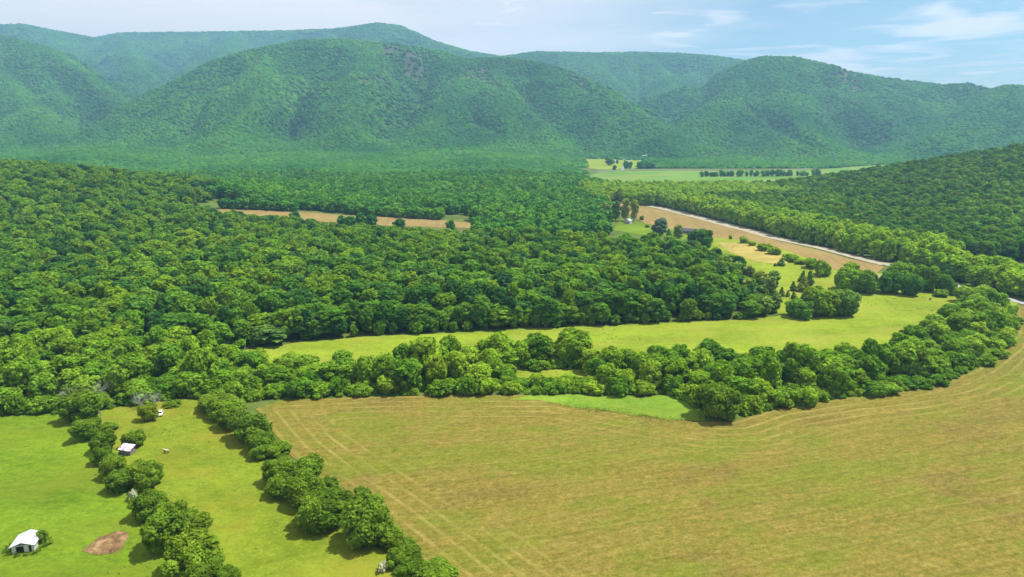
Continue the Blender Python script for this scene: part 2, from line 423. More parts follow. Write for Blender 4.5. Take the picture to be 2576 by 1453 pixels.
n1 = t.noise(t.map(p, (.35, .02, 1), (0, 0, math.radians(-16))), 1, 5, .6); n2 = t.noise(p, .02, 4)
M['tan'] = t.done(t.mix(t.ramp(n2, [(.35, 0.), (.7, 1.)]), t.ramp(n1, [(.3, (.205, .150, .050)), (.7, (.285, .213, .075))]), t.ramp(n1, [(.3, (.168, .118, .042)), (.7, (.25, .182, .063))])), .95, t.bump(n1, .4, .3), .05)
t = NT('gravel'); M['gravel'] = t.done(t.ramp(t.noise(t.geo(), .35, 6, .65), [(.3, (.24, .215, .15)), (.7, (.40, .365, .27))]), .95, None, .1)
t = NT('asphalt_pale'); M['road'] = t.done(t.ramp(t.noise(t.geo(), .5, 5, .6), [(.3, (.24, .24, .24)), (.7, (.36, .36, .35))]), .9, None, .1)
t = NT('bare_soil'); p = t.geo()
n1 = t.noise(p, .32, 6, .65, .5); n2 = t.noise(p, 1.4, 4, .7)
M['soil'] = t.done(t.mix(t.ramp(n2, [(.35, 0.), (.7, .6)]), t.ramp(n1, [(.36, (.075, .042, .018)), (.50, (.17, .10, .045)), (.64, (.36, .25, .12))]), (.25, .18, .085)), .95, t.bump(t.math('ADD', n1, n2), .8, .5), .05)

# ------------------------------------------------------------------ ground and mountains
def fan(ys, ncol, y_from):
    V, own = [], []
    cols = np.linspace(-1, 1, ncol)
    X = np.outer(np.maximum(ys, 0) * 1.1 + 500, cols); Y = np.repeat(ys[:, None], ncol, 1)
    z, o = terr(X.ravel(), Y.ravel(), True)
    V = np.stack([X.ravel(), Y.ravel(), z], 1)
    i = np.arange((len(ys) - 1) * ncol).reshape(len(ys) - 1, ncol)[:, :-1].ravel()
    return V, np.stack([i, i + 1, i + 1 + ncol, i + ncol], 1)
ya = [-150.0]
while ya[-1] < 2150: ya.append(min(2150.0, ya[-1] + max(9.0, ya[-1] * .011)))
yb = [2150.0]
while yb[-1] < 8300: yb.append(yb[-1] + max(22.0, yb[-1] * .0085))
V, F = fan(np.array(ya), 230, 0); tag(link(bpy.data.objects.new('ground', mesh_np('ground', V, F, M['ground'], True))), 'valley floor under the fields and woods', None, None, 'structure')
SCREE = [(*GM(px, py), rr_, k_) for px, py, rr_, k_ in ((1195, 180, 120, .14), (1245, 215, 110, .16), (1290, 240, 90, .12), (1465, 205, 90, .12), (1500, 225, 110, .16), (1550, 260, 110, .14), (1045, 185, 90, .12), (530, 205, 80, .10))]
def rockiness(x, y, z):
    e = np.where(terr(x - 25, y) - terr(x + 25, y) > 12, .07, 0)
    for cx_, cy_2, rr_, k_ in SCREE: e = e + k_ * np.exp(-((x - cx_) ** 2 + (y - cy_2) ** 2) / rr_ ** 2)
    return sstep(.60, .66, fbm(x / 190, y / 190, 53, 4) + e) * sstep(230, 330, z) * sstep(-950, -650, x) * sstep(4300, 3900, y)
V, F = fan(np.array(yb), 300, 0)
me = mesh_np('mountains', V, F, M['mtn'], True); attr(me, 'rock', rockiness(V[:, 0], V[:, 1], V[:, 2]).astype(np.float32))
tag(link(bpy.data.objects.new('mountains', me)), 'forested mountain range closing the valley', None, None, 'structure')
ZMAX = float(V[:, 2].max())

def sheet(name, P, mat, lift, step, label, wig=1.0, attrs=None, wstep=4.0):
    P = wiggle(np.asarray(P), wstep, wig, len(name)) if wig else np.asarray(P)
    x0, y0 = P.min(0); x1, y1 = P.max(0)
    gx, gy = np.meshgrid(np.arange(x0 + step / 2, x1, step), np.arange(y0 + step / 2, y1, step))
    gx, gy = gx.ravel(), gy.ravel()
    m = inside(P, gx, gy); gx, gy = gx[m], gy[m]
    m = edge_dist(P, gx, gy) > step * .35; gx, gy = gx[m], gy[m]
    pts = [Vector(p) for p in P] + [Vector(p) for p in zip(gx, gy)]
    n = len(P)
    v, _, f, *_r = delaunay_2d_cdt(pts, [(i, (i + 1) % n) for i in range(n)], [], 1, .001)
    xy = np.array([(a.x, a.y) for a in v])
    V = np.column_stack([xy, terr(xy[:, 0], xy[:, 1]) + lift])
    F = np.array([t[:3] for t in f])
    # all faces up
    a, b, c = V[F[:, 0]], V[F[:, 1]], V[F[:, 2]]
    flip = np.cross(b - a, c - a)[:, 2] < 0
    F[flip] = F[flip][:, ::-1]
    me = mesh_np(name, V, F, mat, True)
    if attrs:
        for k, fn in attrs.items(): attr(me, k, fn(xy[:, 0], xy[:, 1]))
    return tag(link(bpy.data.objects.new(name, me)), label, None, None, 'structure')

HEDGE_L = [(195, 1045), (225, 1095), (265, 1140), (300, 1205), (345, 1265), (420, 1350), (460, 1400), (510, 1470), (640, 1700)]
HEDGE_R = [(520, 1010), (580, 1070), (650, 1130), (715, 1200), (800, 1275), (900, 1345), (985, 1400), (1090, 1475), (1400, 1760)]
P_PASTURE = GP([(-900, 1040), (0, 1040), (195, 1040)] + HEDGE_L[1:] + [(-1500, 1700)])
P_PADDOCK = GP(HEDGE_R[:1] + [(430, 1005), (300, 1025), (195, 1045)][0:] + HEDGE_L[1:] + HEDGE_R[::-1][:-1])
P_HAY = GP([(640, 1030), (720, 1135), (830, 1230), (930, 1305), (1010, 1372), (1100, 1450), (1450, 1760), (3600, 1760), (3200, 1100), (2950, 800), (2640, 768), (2556, 772), (2562, 830),
            (2535, 872), (2460, 928), (2380, 962), (2255, 990), (2115, 1004), (1950, 1030), (1850, 1062), (1750, 1062), (1560, 1030), (1400, 997), (1100, 996), (900, 1000), (700, 1010)])
P_LUSH = GP([(1290, 1004), (1400, 996), (1500, 997), (1740, 1000), (1775, 1040), (1762, 1056), (1660, 1056), (1570, 1038), (1500, 1030), (1420, 1020)])
P_MEADOW = GP([(560, 892), (750, 862), (900, 850), (1100, 840), (1300, 830), (1500, 822), (1850, 806), (1960, 796), (1948, 762), (1915, 720), (1860, 680), (1795, 655), (1752, 640), (1750, 612), (1790, 598), (1850, 602), (1950, 622),
               (2050, 660), (2110, 684), (2210, 688), (2330, 705), (2440, 728), (2560, 757), (2556, 772), (2500, 775), (2420, 790), (2350, 850), (2250, 910), (1560, 952), (1200, 952), (700, 940)])
P_KNOLLDRY = GP([(1803, 612), (1850, 612), (1900, 618), (1945, 632), (1985, 655), (1975, 667), (1920, 662), (1870, 650), (1830, 632)])
ROADL = GP([(1520, 503), (1560, 508), (1610, 514), (1680, 528), (1780, 554), (1900, 585), (2020, 616), (2130, 643), (2230, 667), (2330, 697), (2430, 727), (2570, 762), (2700, 800)])
P_TAN = GP([(1520, 507), (1560, 511), (1610, 518), (1680, 533), (1780, 559), (1900, 590), (2020, 622), (2130, 650), (2225, 672), (2205, 690), (2110, 684), (2050, 660), (1950, 622), (1850, 602), (1790, 598), (1740, 588),
            (1640, 572), (1590, 545), (1560, 525)])
P_TANL = GP([(520, 527), (640, 528), (750, 533), (850, 541), (940, 545), (1110, 555), (1180, 561), (1290, 566), (1290, 578), (1100, 573), (800, 558), (600, 546), (480, 536)])
P_LAWN = GP([(1560, 552), (1640, 566), (1740, 588), (1720, 605), (1640, 596), (1540, 580)])
P_FAR = GP([(1478, 446), (1500, 436), (1560, 431), (1700, 430), (1900, 432), (2060, 427), (2200, 416), (2300, 412), (2340, 440), (2240, 456), (2100, 462), (1900, 464), (1760, 465), (1690, 466), (1610, 470), (1530, 466), (1490, 466)])
P_FARLAWN = GP([(1470, 402), (1530, 399), (1600, 400), (1622, 404), (1600, 425), (1520, 428), (1480, 424)])

# hayfield with mowing lines
HAYD = np.array(G(2370, 1231)) - np.array(G(2120, 1274)); HAYD /= np.hypot(*HAYD)
def hay_u(x, y):
    c = np.array(G(1200, 1260))
    return (x - c[0]) * -HAYD[1] + (y - c[1]) * HAYD[0] - .0011 * np.maximum(-(x - 40), 0) ** 2
t = NT('hay_stubble'); p = t.geo()
edge = t.attr('edge').outputs['Fac']; u = t.attr('row').outputs['Fac']
warp = t.math('MULTIPLY', t.math('ADD', t.noise(p, .022, 4, .6), -.5), 1.6)
def lines(coord, period, lo, hi):
    s = t.math('SINE', t.math('MULTIPLY', t.math('ADD', coord, warp), 2 * math.pi / period))
    return t.ramp(t.math('ADD', t.math('MULTIPLY', s, .5), .5), [(lo, 0.), (hi, 1.)])
patchy = t.ramp(t.noise(p, .03, 5, .7), [(.42, 0.), (.66, 1.)])
dirm = t.map(p, (1, 1, 1), (0, 0, -math.atan2(HAYD[1], HAYD[0])))
grain = t.noise(t.map(dirm, (.30, .8, 1)), 1.0, 6, .75)
grain2 = t.noise(t.map(dirm, (.07, .16, 1)), 1.0, 5, .68)
fine = t.math('ADD', t.math('MULTIPLY', t.noise(p, .5, 4, .85), .5), t.math('MULTIPLY', t.noise(p, 1.5, 3, .8), .5))
blot = t.noise(t.map(dirm, (.018, .030, 1)), 1.0, 6, .68)
headland = t.ramp(edge, [(0, 1.), (1, 0.)])
hmask = t.ramp(t.math('MULTIPLY', edge, 1 / 40.0), [(.55, 1.), (.95, 0.)])
ll = t.mix(hmask, lines(u, 8.5, .90, 1.0), lines(edge, 5.0, .72, 1.0))
ll = t.math('MULTIPLY', ll, t.math('ADD', t.math('MULTIPLY', patchy, .92), .08))
f = t.math('ADD', t.math('MULTIPLY', grain, .30), t.math('ADD', t.math('MULTIPLY', grain2, .12), t.math('MULTIPLY', fine, .60)))
base = t.ramp(f, [(.43, (0.098, 0.102, 0.013)), (.485, (0.144, 0.132, 0.021)), (.535, (0.192, 0.154, 0.031)), (.60, (0.266, 0.217, 0.052))])
brown = t.ramp(f, [(.43, (0.087, 0.067, 0.015)), (.5, (0.137, 0.103, 0.026)), (.59, (0.203, 0.157, 0.041))])
green = t.ramp(f, [(.43, (0.083, 0.112, 0.010)), (.5, (0.124, 0.147, 0.014)), (.59, (0.180, 0.199, 0.028))])
c = t.mix(t.ramp(blot, [(.53, 0.), (.62, .6)]), base, brown)
gb = t.noise(t.map(dirm, (.022, .040, 1), (0, 0, 0), (31, 12, 4)), 1.0, 6, .7)
c = t.mix(t.ramp(gb, [(.47, 0.), (.60, .85)]), c, green)
c = t.mix(t.math('MULTIPLY', ll, t.math('ADD', t.math('MULTIPLY', hmask, .34), .14)), c, (0.36, 0.285, 0.085))
dk = t.math('MULTIPLY', lines(t.math('ADD', u, 1.1), 8.5, .92, 1.0), .16)
c = t.mix(dk, c, (0.086, 0.068, 0.013))
M['hay'] = t.done(c, .95, t.bump(t.math('ADD', fine, t.math('ADD', grain, ll)), .7, .35), .05)

sheet('pasture', P_PASTURE, M['pasture'], .08, 8, 'bright green grazed pasture around the white roofed shed')
sheet('paddock', P_PADDOCK, M['pasture2'], .12, 8, 'yellow green paddock between the two hedgerows')
sheet('meadow', P_MEADOW, M['meadow'], .16, 7, 'pale yellow green meadow between the wood and the riverside trees')
sheet('hayfield', P_HAY, M['hay'], .20, 3.0, 'mown tan hayfield with curved mowing lines', 1.0,
      {'edge': lambda x, y: np.minimum(edge_dist(P_HAY[:7], x, y, False), edge_dist(P_HAY[11:], x, y, False)), 'row': hay_u})
sheet('lush_grass', P_LUSH, M['greenpatch'], .26, 5, 'lush green grass patch at the hayfield edge', 3.5, None, 2.0)
sheet('dry_knoll_grass', P_KNOLLDRY, M['dry'], .24, 6, 'golden dry grass patch on the meadow knoll')
sheet('stubble_field', P_TAN, M['tan'], .20, 10, 'long tan stubble field beside the pale lane', .8)
sheet('tan_field', P_TANL, M['tan'], .18, 12, 'tan field glimpsed between the wood and a tree line', 1.0)
sheet('lawn', P_LAWN, M['pasture'], .24, 8, 'small lawn by the farmhouse')
sheet('far_field', P_FAR, M['farfield'], .22, 25, 'far bright green field at the foot of the mountains', 2.0)
sheet('far_lawn', P_FARLAWN, M['meadow'], .26, 25, 'pale grass around the far farmstead', 2.0)
def ribbon(name, L, width, mat, lift, label):
    L = np.asarray(L)
    # densify
    pts = [L[0]]
    for a, b in zip(L[:-1], L[1:]):
        k = max(1, int(np.hypot(*(b - a)) / 8)); pts += [a + (b - a) * (q + 1) / k for q in range(k)]
    pts = np.array(pts)
    for _ in range(6): pts[1:-1] = .25 * pts[:-2] + .5 * pts[1:-1] + .25 * pts[2:]
    d = np.gradient(pts, axis=0); d /= np.hypot(d[:, 0], d[:, 1])[:, None]
    nrm = np.stack([-d[:, 1], d[:, 0]], 1)
    w = np.array([-.5, -.17, .17, .5]) * width
    jit = (fbm(pts[:, 0] / 7, pts[:, 1] / 7, 3, 2) - .5) * .08 * width
    ring = [pts + nrm * (k + np.sign(k) * jit * (abs(k) > .4 * width))[:, None] for k in w]
    V = np.stack(ring, 1).reshape(-1, 2)
    V = np.column_stack([V, terr(V[:, 0], V[:, 1]) + lift])
    n = len(pts); i = (np.arange(n - 1)[:, None] * 4 + np.arange(3)[None]).ravel()
    F = np.stack([i, i + 4, i + 5, i + 1], 1)
    a, b, c = V[F[:, 0]], V[F[:, 1]], V[F[:, 2]]
    if np.cross(b - a, c - a)[0, 2] < 0: F = F[:, ::-1]
    return tag(link(bpy.data.objects.new(name, mesh_np(name, V, F, mat, True))), label, None, None, 'structure')
ribbon('verge', ROADL[:9], 17, M['gravel'], .30, 'pale gravelly verge of the lane beside the stubble field')
ribbon('lane', ROADL[8:], 6.5, M['road'], .36, 'pale grey lane passing the oak clump')
ribbon('far_road', GP([(1500, 433), (1560, 429), (1650, 428), (1800, 429), (1900, 430), (2000, 427), (2060, 423), (2130, 418), (2200, 413), (2320, 407)]), 9, M['road'], .40, 'pale road along the far green field')
ribbon('drive', GP([(1590, 402), (1582, 410), (1570, 420), (1565, 429)]), 6, M['road'], .44, 'pale drive to the far farmstead')

# bare soil patch, a low mound
def soil_patch():
    pv = [(212, 1392), (228, 1378), (248, 1360), (270, 1345), (292, 1334), (310, 1336), (322, 1352), (318, 1372), (300, 1388), (275, 1394), (255, 1396), (232, 1394)]
    P = GP(pv)
    o = sheet('soil_patch', P, M['soil'], .16, .8, 'bare brown soil patch in the pasture near the shed', 1.5, None, .7)
    me = o.data
    co = np.empty(len(me.vertices) * 3, np.float32); me.vertices.foreach_get('co', co); co = co.reshape(-1, 3)
    d = edge_dist(P, co[:, 0], co[:, 1])
    co[:, 2] += sstep(0, 3, d) * (.25 + .8 * (fbm(co[:, 0] / 2.5, co[:, 1] / 2.5, 9, 4) - .4))
    me.vertices.foreach_set('co', co.ravel()); me.update()
soil_patch()

# ------------------------------------------------------------------ trees: shapes
def ico(sub):
    import bmesh
    bm = bmesh.new(); bmesh.ops.create_icosphere(bm, subdivisions=sub, radius=1)
    V = np.array([v.co[:] for v in bm.verts]); F = np.array([[v.index for v in f.verts] for f in bm.faces]); bm.free()
    return V, F
ICO1, ICO2 = ico(1), ico(2)

def leaves_on(rng, centers, radii, n, size, up=.35, jit=.55, inner=.8):
    """n leaf sprays on the outside of a set of lobes"""
    centers, radii = np.asarray(centers, float), np.asarray(radii, float)
    w = radii ** 2; w = w / w.sum()
    P, Nn, L = [], [], []
    got = 0
    while got < n:
        k = n * 2
        li = rng.choice(len(radii), k, p=w)
        d = rng.normal(size=(k, 3)); d /= np.linalg.norm(d, axis=1)[:, None]
        p = centers[li] + d * (radii[li] * rng.uniform(inner, 1.16, k))[:, None]
        dist = np.linalg.norm(p[:, None] - centers[None], axis=2) / radii[None]
        dist[np.arange(k), li] = 9
        ok = dist.min(1) > .86
        P.append(p[ok]); Nn.append(d[ok]); L.append(li[ok]); got += ok.sum()
    P, Nn, L = np.vstack(P)[:n], np.vstack(Nn)[:n], np.concatenate(L)[:n]
    Nn = Nn + rng.normal(size=Nn.shape) * jit; Nn[:, 2] += up
    Nn /= np.linalg.norm(Nn, axis=1)[:, None]
    a = np.cross(Nn, rng.normal(size=Nn.shape)); a /= np.linalg.norm(a, axis=1)[:, None]
    b = np.cross(Nn, a)
    sz = size * rng.uniform(.6, 1.35, n)[:, None]
    e = rng.uniform(.45, .8, n)[:, None]
    bend = Nn * (sz * .25)
    V = np.stack([P - a * sz, P - b * sz * e + bend, P + a * sz, P + b * sz * e + bend], 1).reshape(-1, 3)
    F = np.arange(4 * n).reshape(n, 4)
    lt = rng.uniform(.25, .75, len(radii))
    tint = np.clip(lt[L] + rng.normal(0, .16, n), 0, 1)
    return V, F, np.repeat(tint, 4), lt

def crown(name, seed, R, H, low, n, size, mat, nl=30, shape='round', core=.72):
    rng = np.random.default_rng(seed)
    zc_, rz = (H + low) / 2, (H - low) / 2
    C, r = [], []
    lean = rng.normal(0, .10, 2) * R
    for i in range(nl):
        g = (i + .5) / nl
        ph = i * 2.39996 + rng.uniform(-.5, .5)
        zz = (1 - 2 * g) * .95
        rad = math.sqrt(max(0, 1 - zz * zz))
        if shape == 'dome': rad = rad ** .55
        if shape == 'cone': rad = (1 - (zz + 1) / 2) ** .85 + .06
        k = rng.uniform(.50, 1.06) if shape != 'cone' else rng.uniform(.5, .7)
        lr = R * (rng.uniform(.20, .38) if shape != 'cone' else (.16 + .28 * rad) * rng.uniform(.8, 1.1))
        zt = zc_ + zz * (rz - lr * .55) * rng.uniform(.86, 1.06)
        C.append((math.cos(ph) * rad * (R - lr * .3) * k + lean[0] * zz, math.sin(ph) * rad * (R - lr * .3) * k + lean[1] * zz, zt))
        r.append(lr)
    if shape != 'cone':
        q = min(R, rz) * .62
        for z_ in np.linspace(low + q * 1.05, H - q * 1.2, max(1, int((H - low) / q / 1.6))): C.append((0, 0, z_)); r.append(q)
    else:
        for q in range(4): C.append((0, 0, low + (H - low) * (.12 + .25 * q))); r.append(R * (.62 - .14 * q))
    C, r = np.array(C), np.array(r)
    k = R * 1.04 / (np.hypot(C[:, 0], C[:, 1]) + r * 1.05).max(); C[:, :2] *= k; r = r * (.5 + .5 * k)
    kz = H / (C[:, 2] + r).max(); C[:, 2] *= kz
    V, F, tint, lt = leaves_on(rng, C, r, n, size, .35, .5, .72)
    # solid inner clumps (as triangles-in-quads)
    VV, FF, TT = [V], [F], [tint]
    off = len(V)
    iv, if_ = ICO1
    for c, q, l in zip(C, r, lt):
        d = 1 + .22 * (fbm(iv[:, 0] * 2 + seed, iv[:, 1] * 2 + iv[:, 2] * 3, seed, 2) - .5) * 2
        VV.append(np.array(c) + iv * (q * core * d)[:, None])
        FF.append(np.column_stack([if_, if_[:, 2]]) + off); TT.append(np.full(len(iv), l)); off += len(iv)
    V, tint = np.vstack(VV), np.concatenate(TT)
    me = bpy.data.meshes.new(name)
    quads = FF[0]; tris = np.vstack([f[:, :3] for f in FF[1:]])
    me.vertices.add(len(V)); me.vertices.foreach_set('co', V.astype(np.float32).ravel())
    li = np.concatenate([quads.ravel(), tris.ravel()]).astype(np.int32)
    me.loops.add(len(li)); me.loops.foreach_set('vertex_index', li)
    st = np.concatenate([np.arange(len(quads)) * 4, quads.size + np.arange(len(tris)) * 3]).astype(np.int32)
    me.polygons.add(len(st)); me.polygons.foreach_set('loop_start', st)
    me.update(calc_edges=True)
    me.materials.append(mat)
    attr(me, 'tint', tint.astype(np.float32))
    return me

def tube(path, radii, sides=6):
    path = [np.array(p, float) for p in path]
    V, F = [], []
    for i, (p, r) in enumerate(zip(path, radii)):
        d = path[min(i + 1, len(path) - 1)] - path[max(i - 1, 0)]; d /= np.linalg.norm(d)
        a = np.cross(d, (0.3, 1, .1)); a /= np.linalg.norm(a); b = np.cross(d, a)
        for k in range(sides):
            t_ = 2 * math.pi * k / sides
            V.append(p + r * (math.cos(t_) * a + math.sin(t_) * b))
    for i in range(len(path) - 1):
        for k in range(sides):
            k2 = (k + 1) % sides
            F.append((i * sides + k, i * sides + k2, (i + 1) * sides + k2, (i + 1) * sides + k))
    return np.array(V), np.array(F)
def join_tubes(name, tubes, mat):
    VV, FF, off = [], [], 0
    for V, F in tubes:
        VV.append(V); FF.append(F + off); off += len(V)
    return mesh_np(name, np.vstack(VV), np.vstack(FF), mat, True)
def trunk(name, seed, H, R, low, r0, mat, limbs=6, twigs=0):
    rng = np.random.default_rng(seed)
    lean = rng.normal(0, .02, 2) * H
    T = [tube([(0, 0, -.4), (lean[0] * .3, lean[1] * .3, H * .3), (lean[0], lean[1], H * .62), (lean[0] * 1.3, lean[1] * 1.3, H * .86)], [r0 * 1.25, r0 * .85, r0 * .5, r0 * .12], 7)]
    for i in range(limbs):
        ph = i * 2.4 + rng.uniform(-.4, .4); z0 = low + (H * .62 - low) * rng.uniform(.1, 1); f = z0 / H
        s = np.array((lean[0] * f * 1.4, lean[1] * f * 1.4, z0)); L = R * rng.uniform(.55, .85)
        e = s + np.array((math.cos(ph) * L, math.sin(ph) * L, L * rng.uniform(.5, 1.0)))
        m = (s + e) / 2 + np.array((0, 0, -.1 * L))
        T.append(tube([s, m, e], [r0 * .45, r0 * .28, r0 * .08], 5))
        for q in range(twigs):
            k = rng.uniform(.35, 1); b = s + (e - s) * k
            d = rng.normal(size=3) * .7 + np.array((math.cos(ph), math.sin(ph), .9))
            T.append(tube([b, b + d * R * .16, b + d * R * .34 + rng.normal(size=3) * R * .05], [r0 * .14, r0 * .09, r0 * .03], 4))
    return join_tubes(name, T, mat)

class Kind:
    """a family of alike trees: several crown and trunk meshes of one nominal size"""
    def __init__(s, name, mat, R, H, low, n, size, nv, seed, r0=.3, shape='round', nl=13, trunkmat='bark', core=.72):
        s.name, s.R, s.H = name, R, H
        s.var = []
        for i in range(nv):
            hh, rr = H, R
            c = crown('crown_' + name, seed + i * 13, rr, hh, low, n, size, M[mat], nl + 2 * (i % 3), shape, core)
            tk = trunk('trunk_' + name, seed + i * 7 + 1, hh, rr, low, r0, M[trunkmat], 5)
            s.var.append((c, tk))
K = {}
K['hedge'] = Kind('hedge', 'hedge', 5.0, 9.0, .4, 4400, .36, 7, 100, .28, 'dome', 34)
K['shrub'] = Kind('shrub', 'hedge', 2.5, 3.2, .1, 900, .30, 3, 160, .10, 'dome', 16)
K['belt'] = Kind('belt', 'belt', 5.0, 13.0, 1.0, 2500, .58, 8, 200, .26, 'round', 34)
K['beltbush'] = Kind('beltbush', 'belt', 4.2, 7.0, .2, 1700, .52, 5, 260, .18, 'dome', 24)
K['wood'] = Kind('wood', 'wood', 5.6, 20.0, 3.0, 1700, .85, 9, 300, .32, 'round', 32, 'bark', .85)
K['hill'] = Kind('hill', 'hill', 5.6, 20.0, 2.0, 900, 1.1, 6, 700, .32, 'round', 28, 'bark', .9)
K['woodedge'] = Kind('woodedge', 'wood', 4.6, 10.0, .3, 1300, .68, 4, 380, .22, 'round', 24)
K['sycamore'] = Kind('sycamore', 'sycamore', 7.0, 23.0, 2.0, 1300, 1.1, 6, 400, .38, 'round', 30)
K['cedar'] = Kind('cedar', 'conifer', 2.6, 7.5, .2, 1000, .36, 3, 460, .16, 'cone', 16)
K['pine'] = Kind('pine', 'conifer', 3.6, 15.0, 2.0, 900, .60, 4, 480, .24, 'round', 20)
K['oak'] = Kind('oak', 'wood', 8.5, 15.0, .8, 3200, .80, 5, 500, .55, 'dome', 44)
K['yellow'] = Kind('yellow', 'yellow', 4.0, 7.4, .6, 2200, .36, 1, 540, .18, 'dome', 34)
K['spruce'] = Kind('spruce', 'spruce', 5.5, 16.0, .8, 1400, .60, 2, 560, .26, 'round', 24)
K['silver'] = Kind('silver', 'silver', 2.0, 2.6, .1, 500, .28, 1, 580, .08, 'dome', 12)
K['far'] = Kind('far', 'far', 6.4, 16.0, .6, 300, 1.4, 6, 600, .3, 'round', 18, 'bark', .95)

USED = {k: 0 for k in K}
def plant(name, kind, x, y, R=None, H=None, label=None, group=None, cat='tree', rot=None, var=None, parts=True):
    k = K[kind]
    R, H = R or k.R, H or k.H
    c, tk = k.var[(USED[kind] if var is None else var) % len(k.var)]; USED[kind] += 1
    z = float(terr(x, y)[0])
    e = link(bpy.data.objects.new(name, None if parts else c))
    e.empty_display_size = 1.0
    e.location = (x, y, z); e.rotation_euler = (0, 0, random.uniform(0, 6.28) if rot is None else rot)
    q_ = random.uniform(.88, 1.13); e.scale = (R / k.R * q_, R / k.R / q_, H / k.H)
    tag(e, label, cat, group)
    if parts:
        link(bpy.data.objects.new('crown', c), e); link(bpy.data.objects.new('trunk', tk), e)
    return e

def from_box(x0, y0, x1, y1, low=.5):
    """ground point, radius and height of a tree whose outline fills the box (frame px)"""
    w = x1 - x0; cx_ = (x0 + x1) / 2
    by = y1 - .13 * w
    x, y = G(cx_, by)
    z = float(terr(x, y)[0])
    dep = y * CP + (CAM_H - z) * SP
    R = w / 2 / (FPX / dep)
    lo, hi = .5, 60
    for _ in range(30):
        m = (lo + hi) / 2
        top = project(x, y + R * .25, z + m)[1]
        if top > y0: lo = m
        else: hi = m
    return x, y, R, lo

# ------------------------------------------------------------------ scattered woods
LIB = {}
def library(key, kinds, extra_low=False):
    c = bpy.data.collections.new('library_' + key)
    n = 0
    for kd in kinds:
        for (cr, tk) in K[kd].var:
            c.objects.link(bpy.data.objects.new(f'{key}_{n:03d}', cr)); n += 1
    LIB[key] = (c, n)
    return c
def lump(name, seed, R, H, mat, sub=2):
    iv, f = ICO2 if sub == 2 else ICO1
    d = 1 + .55 * (fbm(iv[:, 0] * 1.7 + seed * 3.1, iv[:, 1] * 1.7 + iv[:, 2] * 2.3, seed, 3) - .5) * 2
    V = iv * d[:, None] * np.array((R, R, H * .5)) + np.array((0, 0, H * .5))
    me = mesh_np(name, V, f, mat, True)
    attr(me, 'tint', (.5 + (fbm(iv[:, 0] * 3 + seed, iv[:, 1] * 3 + iv[:, 2], seed + 5, 2) - .5) * 1.4).astype(np.float32))
    return me
library('near', ['wood']); library('edge', ['woodedge']); library('mid', ['far']); library('syc', ['sycamore']); library('hill', ['hill'])
c = bpy.data.collections.new('library_lump')
for i in range(14): c.objects.link(bpy.data.objects.new(f'lump_{i:03d}', lump('lump', 11 + i, 7.6, 11.0, M['lump'])))
LIB['lump'] = (c, 14)

def scatter_tree(coll):
    g = bpy.data.node_groups.new('scatter_' + coll.name, 'GeometryNodeTree')
    g.interface.new_socket('Geometry', in_out='INPUT', socket_type='NodeSocketGeometry')
    g.interface.new_socket('Geometry', in_out='OUTPUT', socket_type='NodeSocketGeometry')
    n, l = g.nodes, g.links
    gi, go = n.new('NodeGroupInput'), n.new('NodeGroupOutput')
    ci = n.new('GeometryNodeCollectionInfo'); ci.inputs['Collection'].default_value = coll
    ci.inputs['Separate Children'].default_value = True; ci.inputs['Reset Children'].default_value = True
    ip = n.new('GeometryNodeInstanceOnPoints'); ip.inputs['Pick Instance'].default_value = True
    def na(name, typ):
        a = n.new('GeometryNodeInputNamedAttribute'); a.data_type = typ; a.inputs[0].default_value = name; return a.outputs[0]
    er = n.new('FunctionNodeEulerToRotation'); l.new(na('rot', 'FLOAT_VECTOR'), er.inputs[0])
    l.new(gi.outputs[0], ip.inputs['Points']); l.new(ci.outputs[0], ip.inputs['Instance'])
    l.new(na('idx', 'INT'), ip.inputs['Instance Index']); l.new(er.outputs[0], ip.inputs['Rotation']); l.new(na('scl', 'FLOAT_VECTOR'), ip.inputs['Scale'])
    l.new(ip.outputs[0], go.inputs[0])
    return g
GN = {k: scatter_tree(v[0]) for k, v in LIB.items()}
def scatter(name, key, X, Y, Z, SX, SZ, label, rot=None):
    n = len(X)
    me = bpy.data.meshes.new(name)
    me.vertices.add(n); me.vertices.foreach_set('co', np.stack([X, Y, Z], 1).astype(np.float32).ravel())
    attr(me, 'scl', np.stack([SX, SX, SZ], 1).astype(np.float32), 'POINT', 'FLOAT_VECTOR')
    if rot is None: rot = np.stack([np.zeros(n), np.zeros(n), RNG.uniform(0, 6.283, n)], 1)
    attr(me, 'rot', rot.astype(np.float32), 'POINT', 'FLOAT_VECTOR'); attr(me, 'idx', RNG.integers(0, LIB[key][1], n).astype(np.int32), 'POINT', 'INT')
    o = link(bpy.data.objects.new(name, me))
    m = o.modifiers.new('scatter', 'NODES'); m.node_group = GN[key]
    return tag(o, label, None, None, 'stuff')

def jgrid(x0, x1, y0, y1, s, jit=.42):
    gx, gy = np.meshgrid(np.arange(x0, x1, s), np.arange(y0, y1, s * .9))
    gx = gx + (np.arange(gx.shape[0]) % 2)[:, None] * s * .5
    gx = gx.ravel() + RNG.uniform(-jit, jit, gx.size) * s; gy = gy.ravel() + RNG.uniform(-jit, jit, gy.size) * s
    return gx, gy
def in_view(x, y, margin=1.10, extra=25):
    return np.abs(x) < .752 * (margin + (.16 if margin > 1.055 else 0)) * y + extra

